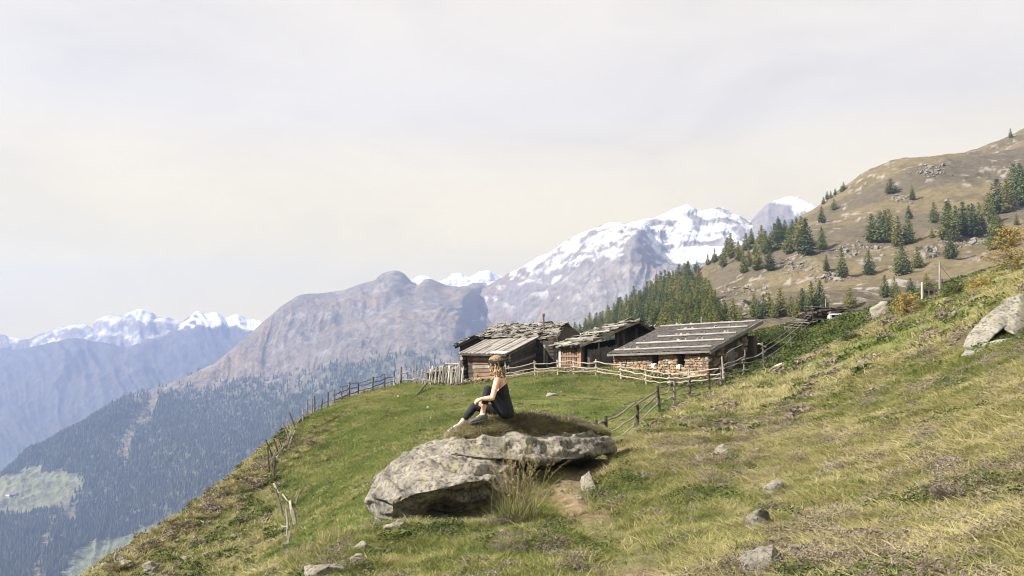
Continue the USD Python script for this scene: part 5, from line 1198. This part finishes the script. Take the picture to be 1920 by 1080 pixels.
# yellow larches
def yellow_larch(px, py, hpx, label, seed, start=2.0, nb=60, R=0.42):
    q = on_ground(px, py, start); h = hpx / F * q[1]; r = np.random.default_rng(seed)
    t = thing('young_larch', label, 'tree', q)
    obj('trunk', tube([[0, 0, -0.2], [0.02 * h, 0, h * 0.5], [0, 0, h * 1.02]], [0.035 * h / 1.7, 0.025 * h / 1.7, 0.006], 6), M_BARK, t)
    br, nd = [], []
    for k in range(nb):
        z = h * r.uniform(0.06, 0.92); th = r.uniform(0, 6.28); L = R * h * (1 - z / h) ** 0.6 * r.uniform(0.6, 1.25) + 0.05
        s = np.linspace(0, 1, 6)[:, None]; d_ = np.array([math.cos(th), math.sin(th), 0])
        p = [0, 0, z] + d_ * L * s + np.array([0, 0, 1.0]) * (0.28 * L * s + 0.10 * L * s ** 2) + r.normal(size=(6, 3)) * 0.015
        br.append(tube(p, np.linspace(0.010, 0.003, 6), 4))
        m = int(24 * L / 0.5) + 6; f_ = r.uniform(0.15, 1.02, m)
        c = np.stack([np.interp(f_, s[:, 0], p[:, i]) for i in range(3)], 1) + r.normal(size=(m, 3)) * 0.028
        nd.append(c)
    obj('branches', cat_(br), M_BARK, t); obj('needles', leaf_tris(np.vstack(nd), 0.042, r), M_YELLOW, t)
yellow_larch(1897, 512, 88, 'golden yellow young larch at the right edge of the rise', 201, nb=90, R=0.62)
yellow_larch(1700, 592, 44, 'low golden larch bush behind the tilted pale rock', 203, nb=70, R=0.8)
def bush(px, py, wpx, hpx, label, mat, seed, start=2.0):
    q = on_ground(px, py, start); w, h = wpx / F * q[1], hpx / F * q[1]
    r = np.random.default_rng(seed); t = thing('bush', label, 'bush', q)
    st_ = [tube([[0, 0, -0.1], [r.normal() * w * 0.15, r.normal() * w * 0.1, h * 0.5], [r.normal() * w * 0.3, r.normal() * w * 0.2, h * 0.85]], [0.02, 0.012, 0.005], 5) for _ in range(10)]
    obj('stems', cat_(st_), M_BARK, t)
    n = 900; p = r.normal(size=(n, 3)); p[:, 2] = np.abs(p[:, 2]); p /= np.linalg.norm(p, axis=1, keepdims=True); p *= r.uniform(0.3, 1.0, (n, 1)) ** 0.5 * [w / 2, w / 3, h]
    p *= 0.75 + 0.5 * fbm(p * 3, 2, seed)[:, None]
    obj('foliage', leaf_tris(p, max(0.05, w * 0.045), r), mat, t)
bush(1790, 556, 52, 26, 'dark green juniper bush right of the gate', M_LEAFY, 301)
bush(1840, 545, 56, 26, 'yellowish bush between the juniper and the golden larch', M_YELLOW, 302)
bush(1432, 655, 50, 40, 'dark leafy shrub behind the stone hut', M_LEAFY, 303, 20)
bush(1462, 640, 44, 26, 'green shrub on the bank right of the stone hut', M_LEAFY, 304, 20)
bush(1500, 640, 50, 20, 'low green shrub in the middle of the bank', M_LEAFY, 305, 20)
bush(1570, 620, 60, 18, 'green shrub in front of the heap of boards', M_LEAFY, 306, 20)
bush(1600, 640, 50, 16, 'leafy shrub at the top of the sunny slope', M_LEAFY, 307, 20)
bush(1395, 705, 60, 16, 'dark nettles at the foot of the stone hut side wall', M_LEAFY, 308, 20)
bush(1590, 600, 44, 16, 'shrub right behind the heap of boards', M_LEAFY, 309, 20)
bush(755, 1015, 34, 16, 'small leafy green plant in the heather at the bottom', M_LEAFY, 310)
# ------------------------------------------------------------------ the woman on the boulder
def J(zx, zy, d): return P(800 + zx / 6.0, 650 + zy / 6.0, d)
def ball(c, r):
    return manifold3d.Manifold.sphere(float(r), 20).translate([float(x) for x in c])
def chain(*jr):
    out = []
    for (a, ra), (b, rb) in zip(jr[:-1], jr[1:]): out.append(manifold3d.Manifold.batch_hull([ball(a, ra), ball(b, rb)]))
    return out
def melt(parts, edge=0.012, it=10):
    m = parts[0]
    for p in parts[1:]: m = m + p
    m = m.refine_to_length(edge); me = m.to_mesh()
    t = trimesh.Trimesh(me.vert_properties[:, :3], me.tri_verts, process=True)
    trimesh.smoothing.filter_taubin(t, lamb=0.5, nu=0.45, iterations=it)
    return t
j = dict(pel=J(880, 725, 12.56), waist=J(868, 610, 12.55), chest=J(838, 490, 12.55), up=J(828, 405, 12.56), neck=J(800, 345, 12.56), head=J(770, 205, 12.55),
         ls=J(792, 385, 12.40), le=J(738, 578, 12.24), lw=J(625, 585, 12.24), rs=J(862, 385, 12.74), re=J(748, 560, 12.80), rw=J(675, 630, 12.50),
         lh=J(868, 730, 12.46), lk=J(688, 482, 12.36), la=J(628, 750, 12.34), rh=J(868, 738, 12.68), rk=J(540, 672, 12.62), ra=J(368, 888, 12.58))
torso = lambda e: chain((j['pel'] + [0.02, -0.05, 0], .105 + e), (j['waist'] + [0, -0.03, 0], .095 + e), (j['chest'] + [0, -0.05, 0], .098 + e), (j['up'] + [0.005, -0.06, 0], .082 + e)) + \
                  chain((j['pel'] + [0.02, 0.06, 0], .105 + e), (j['waist'] + [0, 0.03, 0], .095 + e), (j['chest'] + [0, 0.05, 0], .098 + e), (j['up'] + [0.005, 0.07, 0], .082 + e))
legs = lambda e: chain((j['lh'], .085 + e), (lerp(j['lh'], j['lk'], .5), .072 + e), (j['lk'], .053 + e), (lerp(j['lk'], j['la'], .3), .050 + e), (lerp(j['lk'], j['la'], .55), .042 + e)) + \
                 chain((j['rh'], .085 + e), (lerp(j['rh'], j['rk'], .5), .072 + e), (j['rk'], .053 + e), (lerp(j['rk'], j['ra'], .3), .050 + e), (lerp(j['rk'], j['ra'], .6), .042 + e))
pp_ = thing('person', 'woman in black top and leggings with a headband sitting on the boulder, hugging her knee', 'person', (0, 0, 0))
M_SKIN = usdkit.material(stage, '/World/Looks/skin', {'g': ('geometry', {}), 'n': ('noise_texture', {'scale': 30.0, 'detail': 3.0}), 'r': ('rgb_ramp', {'ramp': [(0.3, (0.46, 0.27, 0.18)), (0.7, (0.56, 0.345, 0.24))]}), 'p': ('principled_bsdf', {'roughness': 0.5, 'subsurface_weight': 0.15, 'subsurface_scale': 0.01})},
                         [('g.position', 'n.vector'), ('n.fac', 'r.fac'), ('r.color', 'p.base_color')], surface='p.BSDF')
def cloth(name, a, b, scale=25): return natural(name, [(0.3, a), (0.7, b)], scale=scale, bump=0.25, bscale=60, bdist=0.01)
M_BLACK = cloth('black_cloth', (0.012, 0.013, 0.017), (0.024, 0.025, 0.031)); M_LEG = cloth('black_leggings', (0.010, 0.011, 0.015), (0.020, 0.021, 0.027))
M_SHOE = cloth('grey_shoe', (0.06, 0.053, 0.052), (0.115, 0.104, 0.10), 40); M_SOLE = cloth('shoe_sole', (0.03, 0.03, 0.032), (0.06, 0.06, 0.06)); M_SOCK = cloth('pale_sock', (0.6, 0.57, 0.54), (0.72, 0.7, 0.67)); M_BAND = cloth('dark_headband', (0.022, 0.026, 0.022), (0.05, 0.052, 0.042))
M_HAIR = natural('blond_hair', [(0.3, (0.10, 0.062, 0.032)), (0.5, (0.22, 0.145, 0.072)), (0.7, (0.38, 0.27, 0.145))], scale=40, stretch=(1, 1, 0.3), rough=0.5, spec=0.4)
M_EYE = natural('eye_white', [(0.3, (0.55, 0.55, 0.55)), (0.7, (0.65, 0.65, 0.65))]); M_IRIS = natural('iris', [(0.3, (0.05, 0.08, 0.1)), (0.7, (0.06, 0.09, 0.11))]); M_LIP = natural('lips', [(0.3, (0.38, 0.15, 0.13)), (0.7, (0.42, 0.17, 0.15))])
f_ = np.array([-0.82, 0.52, -0.10]); f_ /= np.linalg.norm(f_); l_ = np.cross([0, 0, 1.0], f_); l_ /= np.linalg.norm(l_); u_ = np.cross(f_, l_)
H = j['head']
def hd(a, b, c): return H + f_ * a + l_ * b + u_ * c
skull = [manifold3d.Manifold.batch_hull([ball(hd(-0.02, 0, 0.03), .082), ball(hd(0.02, 0, 0.035), .078), ball(hd(0.035, 0, -0.03), .058), ball(hd(0.055, 0, -0.075), .028)]),
         manifold3d.Manifold.batch_hull([ball(hd(0.098, 0, 0.01), .008), ball(hd(0.112, 0, -0.022), .011), ball(hd(0.085, 0, -0.025), .016)]),
         manifold3d.Manifold.batch_hull([ball(hd(0.078, 0.016, -0.052), .010), ball(hd(0.078, -0.016, -0.052), .010)])]
for s in (-1, 1): skull.append(manifold3d.Manifold.batch_hull([ball(hd(0, s * 0.078, 0.015), .012), ball(hd(-0.008, s * 0.084, -0.0), .014), ball(hd(0.0, s * 0.078, -0.03), .010)]))
arms = chain((j['ls'], .048), (lerp(j['ls'], j['le'], .5), .043), (j['le'], .036), (lerp(j['le'], j['lw'], .35), .037), (j['lw'], .024)) + chain((j['rs'], .048), (j['re'], .036), (j['rw'], .024)) + \
       chain((j['up'] + [0, 0, .02], .07), (j['ls'], .046)) + chain((j['up'] + [0, 0, .02], .07), (j['rs'], .046)) + chain((j['up'], .075), (j['neck'], .05), (hd(-0.015, 0, -0.05), .05))
def hand(w, palm, fdir, side, n, curl):
    """A palm with four fingers and a thumb; fingers curl towards n."""
    fdir = fdir / np.linalg.norm(fdir); n = n - fdir * (n @ fdir); n /= np.linalg.norm(n); side = np.cross(fdir, n) * side
    k = [w + fdir * palm + side * s for s in (-.027, -.009, .009, .026)]
    out = [manifold3d.Manifold.batch_hull([ball(w, .021)] + [ball(q, .0125) for q in k])]
    for q, L in zip(k, (.066, .078, .074, .058)):
        p, a = q, 0.35
        for i, (fr, r0, r1) in enumerate(((.45, .0095, .0088), (.32, .0088, .008), (.23, .008, .0068))):
            dd = fdir * math.cos(a) + n * math.sin(a); e = p + dd * L * fr
            out.append(manifold3d.Manifold.batch_hull([ball(p, r0), ball(e, r1)])); p = e; a += curl
    tb = w + fdir * .022 - side * .022; t1 = tb + (fdir * .6 - side * .6 + n * .5) * .036; t2 = t1 + (fdir * .7 - side * .1 + n * .7) * .03
    return out + chain((tb, .0125), (t1, .0105), (t2, .008))
lhand = hand(j['lw'], .075, np.array([-1, 0.1, -0.35]), 1, np.array([-0.3, 0.6, -1.0]), 0.55)
rhand = hand(j['rw'], .075, np.array([-0.75, -1.0, -0.1]), -1, np.array([-1.0, 0.4, -0.5]), 0.6)
shins = chain((j['lk'], .05), (lerp(j['lk'], j['la'], .3), .047), (j['la'], .033), (j['la'] + [-.02, 0, -.06], .034)) + chain((j['rk'], .05), (lerp(j['rk'], j['ra'], .3), .047), (j['ra'], .033), (j['ra'] + [-.05, 0, -.06], .034))
body = melt(torso(-0.008) + legs(-0.008) + skull + arms + lhand + rhand + shins, 0.007, 8)
obj('body', body, M_SKIN, pp_, smooth=True)
# clothes
cut = lambda ms, o, n: [m.trim_by_plane([float(x) for x in n], float(np.dot(n, o))) for m in ms]
tp_ = melt(torso(0.010), 0.02, 8)
ax_ = (j['neck'] - j['waist']); ax_ /= np.linalg.norm(ax_)
m = torso(0.010); mm = m[0]
for q in m[1:]: mm = mm + q
mm = mm.trim_by_plane([float(-x) for x in (ax_ + np.array([-0.55, 0, 0])) ], float(-np.dot(ax_ + np.array([-0.55, 0, 0]), J(850, 490, 12.55))))
obj('top', melt([mm], 0.014, 6), M_BLACK, pp_, smooth=30)
for (dy, a) in ((-0.06, 'l'), (0.07, 'r')):
    s0 = J(840, 470, 12.55) + [0.06, dy, 0]; s1 = j['up'] + [0.01, dy * 1.1, 0.085]; s2 = j['chest'] + [-0.10, dy, 0.02]
    obj('strap', tube([s0, lerp(s0, s1, .6) + [0.03, 0, 0.01], s1, lerp(s1, s2, .5) + [-0.03, 0, .02], s2], [.012] * 5, 6), M_BLACK, pp_)
lg0 = legs(0.007); lm = lg0[0]
for q in lg0[1:]: lm = lm + q
hip = chain((j['pel'] + [0.02, -0.05, -0.01], .112), (j['pel'] + [0.0, 0.06, -0.01], .112))
obj('leggings', melt([lm] + hip, 0.013, 8), M_LEG, pp_, smooth=True)
def shoe(an, heel, toe):
    heel, toe = np.asarray(heel), np.asarray(toe); d_ = (toe - heel) / np.linalg.norm(toe - heel); s_ = np.cross(d_, [0, 0, 1.0]); s_ /= np.linalg.norm(s_); n_ = np.cross(s_, d_)
    up = [manifold3d.Manifold.batch_hull([ball(heel + n_ * .035, .036), ball(heel + n_ * .075 + d_ * .015, .036), ball(heel + d_ * .10 + n_ * .048, .036), ball(heel + d_ * .12 + n_ * .03, .038)]), manifold3d.Manifold.batch_hull([ball(heel + d_ * .10 + n_ * .040, .038), ball(toe - d_ * .03 + n_ * .026, .030), ball(toe - d_ * .055 + n_ * .026 + s_ * .018, .028), ball(heel + d_ * .05 + n_ * .03, .036)])]
    so = [manifold3d.Manifold.batch_hull([ball(heel + s_ * q, .014) for q in (-.024, .024)] + [ball(lerp(heel, toe, .6) + s_ * q, .013) for q in (-.034, .034)] + [ball(toe - d_ * .02 + s_ * q, .013) for q in (-.018, .018)])]
    sh_ = obj('shoe', melt(up, 0.012, 5), M_SHOE, pp_, smooth=True); obj('sole', melt(so, 0.015, 2), M_SOLE, sh_, smooth=True)
    for q in (.075, .10, .125):
        c = heel + d_ * q + n_ * (.088 - (q - .075) * .35); obj('lace', tube([c - s_ * .022, c + n_ * .004, c + s_ * .022], [.004] * 3, 5), M_SOCK, sh_)
    obj('sock', melt(chain((heel + n_ * .075 + d_ * .02, .036), (lerp(heel + n_ * .075 + d_ * .02, an, .75), .037)), 0.015, 3), M_SOCK, pp_, smooth=True)
shoe(j['la'], J(668, 822, 12.36), J(488, 868, 12.28))
shoe(j['ra'], J(345, 968, 12.58), J(200, 1010, 12.52))
# hair: a cap, waves falling behind and to the side, and the headband
cap_ = manifold3d.Manifold.batch_hull([ball(hd(-0.028, 0, 0.04), .088), ball(hd(0.02, 0, 0.055), .078), ball(hd(-0.035, 0, -0.01), .078)])
hair = obj('hair', melt([cap_], 0.012, 4), M_HAIR, pp_, smooth=True)
r = np.random.default_rng(8)
for k in range(74):
    th = r.uniform(0.55, 2 * math.pi - 0.55); ex, ey = math.cos(th), math.sin(th)
    p0 = hd(ex * 0.088 - 0.025, ey * 0.084, 0.02 + r.normal() * 0.02); L = r.uniform(0.13, 0.22) * (1.0 if ex < 0 else 0.75)
    out_ = f_ * ex + l_ * ey; n = 7; t = np.linspace(0, 1, n)[:, None]
    wv = np.sin(t * r.uniform(6, 11) + r.uniform(0, 6)) * 0.012
    p = p0 + out_ * (0.008 + 0.030 * t * r.uniform(0, 1)) + np.array([0.0, 0, -1.0]) * L * t + l_ * wv + np.array([0.03, 0, 0]) * t ** 2 + r.normal(size=(n, 3)) * 0.004
    obj('strand', tube(p, np.array([0.010, 0.013, 0.013, 0.012, 0.010, 0.007, 0.002]) * r.uniform(0.6, 1.15), 6), M_HAIR, hair)
for k in range(64):
    th = r.uniform(-1.7, 1.7); a = hd(-0.10 + 0.02 * r.normal(), math.sin(th) * .05, 0.07); 
    t = np.linspace(0, 1, 6)[:, None]; ph = t * 2.3 + 0.3; rad = 0.095 + 0.006 * r.uniform()
    p = hd(-0.02, 0, 0.035) + f_ * (-np.cos(ph) * rad) + u_ * (np.sin(ph) * rad) * math.cos(th * .6) + l_ * (np.sin(ph) * rad * math.sin(th * .6) + r.normal() * .004)
    obj('strand', tube(p, [0.006, 0.009, 0.009, 0.009, 0.008, 0.004], 5), M_HAIR, hair)
ring = np.linspace(0, 2 * math.pi, 29)
pr = np.array([hd(math.cos(a) * 0.116 - 0.020, math.sin(a) * 0.104, 0.028 + 0.022 * math.cos(a)) for a in ring])
vs_ = np.vstack([pr + u_ * 0.040, pr - u_ * 0.046, pr * 1.0 + (pr - H) * 0.10 + u_ * 0.0]); n = 29; i_ = np.arange(n - 1)
fcs = np.vstack([np.stack([i_, i_ + 1, i_ + 1 + 2 * n], 1), np.stack([i_, i_ + 1 + 2 * n, i_ + 2 * n], 1), np.stack([i_ + 2 * n, i_ + 1 + 2 * n, i_ + 1 + n], 1), np.stack([i_ + 2 * n, i_ + 1 + n, i_ + n], 1)])
obj('headband', (vs_, np.vstack([fcs, fcs[:, ::-1]])), M_BAND, pp_)
for s in (-1, 1):
    e_ = obj('eye', trimesh.creation.icosphere(2, 0.0115).apply_translation(hd(0.078, s * 0.031, 0.008)), M_EYE, pp_, smooth=True)
    obj('iris', trimesh.creation.icosphere(1, 0.0055).apply_translation(hd(0.0868, s * 0.031, 0.008)), M_IRIS, e_, smooth=True)
obj('lips', melt([manifold3d.Manifold.batch_hull([ball(hd(0.090, q, -0.053), .0045) for q in (-0.018, 0, 0.018)])], 0.006, 1), M_LIP, pp_, smooth=True)

# ------------------------------------------------------------------ the hamlet across the valley
rng = np.random.default_rng(90)
M_WHITE = natural('white_plaster', [(0.3, (0.62, 0.61, 0.58)), (0.7, (0.74, 0.73, 0.70))], scale=0.3); M_ROOFT = natural('dark_tiles', [(0.3, (0.10, 0.09, 0.09)), (0.7, (0.17, 0.15, 0.15))], scale=0.5)
for k, (px, py, w, lab) in enumerate([(17, 929, 10, 'white farmhouse leftmost in the hamlet across the valley'), (25, 931, 13, 'grey roofed barn in the middle of the hamlet across the valley'), (32, 928, 9, 'small farm building rightmost in the hamlet across the valley')]):
    a, b = toward(px, py); dd = np.abs(V3[..., 0] / V3[..., 1] - a) + np.abs(V3[..., 2] / V3[..., 1] - b); q = V3.reshape(-1, 3)[np.argmin(dd)]
    t = thing('farmhouse', lab, 'house', q, rng.uniform(-0.6, 0.6))
    w = w * 0.9; bx = trimesh.creation.box([w * 1.4, w, 7]); bx.apply_translation([0, 0, 2.5]); obj('wall', bx, M_WHITE if k != 1 else W_DARK[1], t)
    pr_ = trimesh.convex.convex_hull(np.array([[s * w * 0.78, y, z] for s in (-1, 1) for y, z in ((-w * 0.62, 5.6), (w * 0.62, 5.6), (0, 10.5))])); obj('roof', pr_, M_ROOFT, t)
    for x in (-0.4, 0, 0.4): ob_ = trimesh.creation.box([1.2, 0.2, 1.5]); ob_.apply_translation([x * w, -w / 2 - 0.05, 3.4]); obj('window', ob_, M_INSIDE, t)
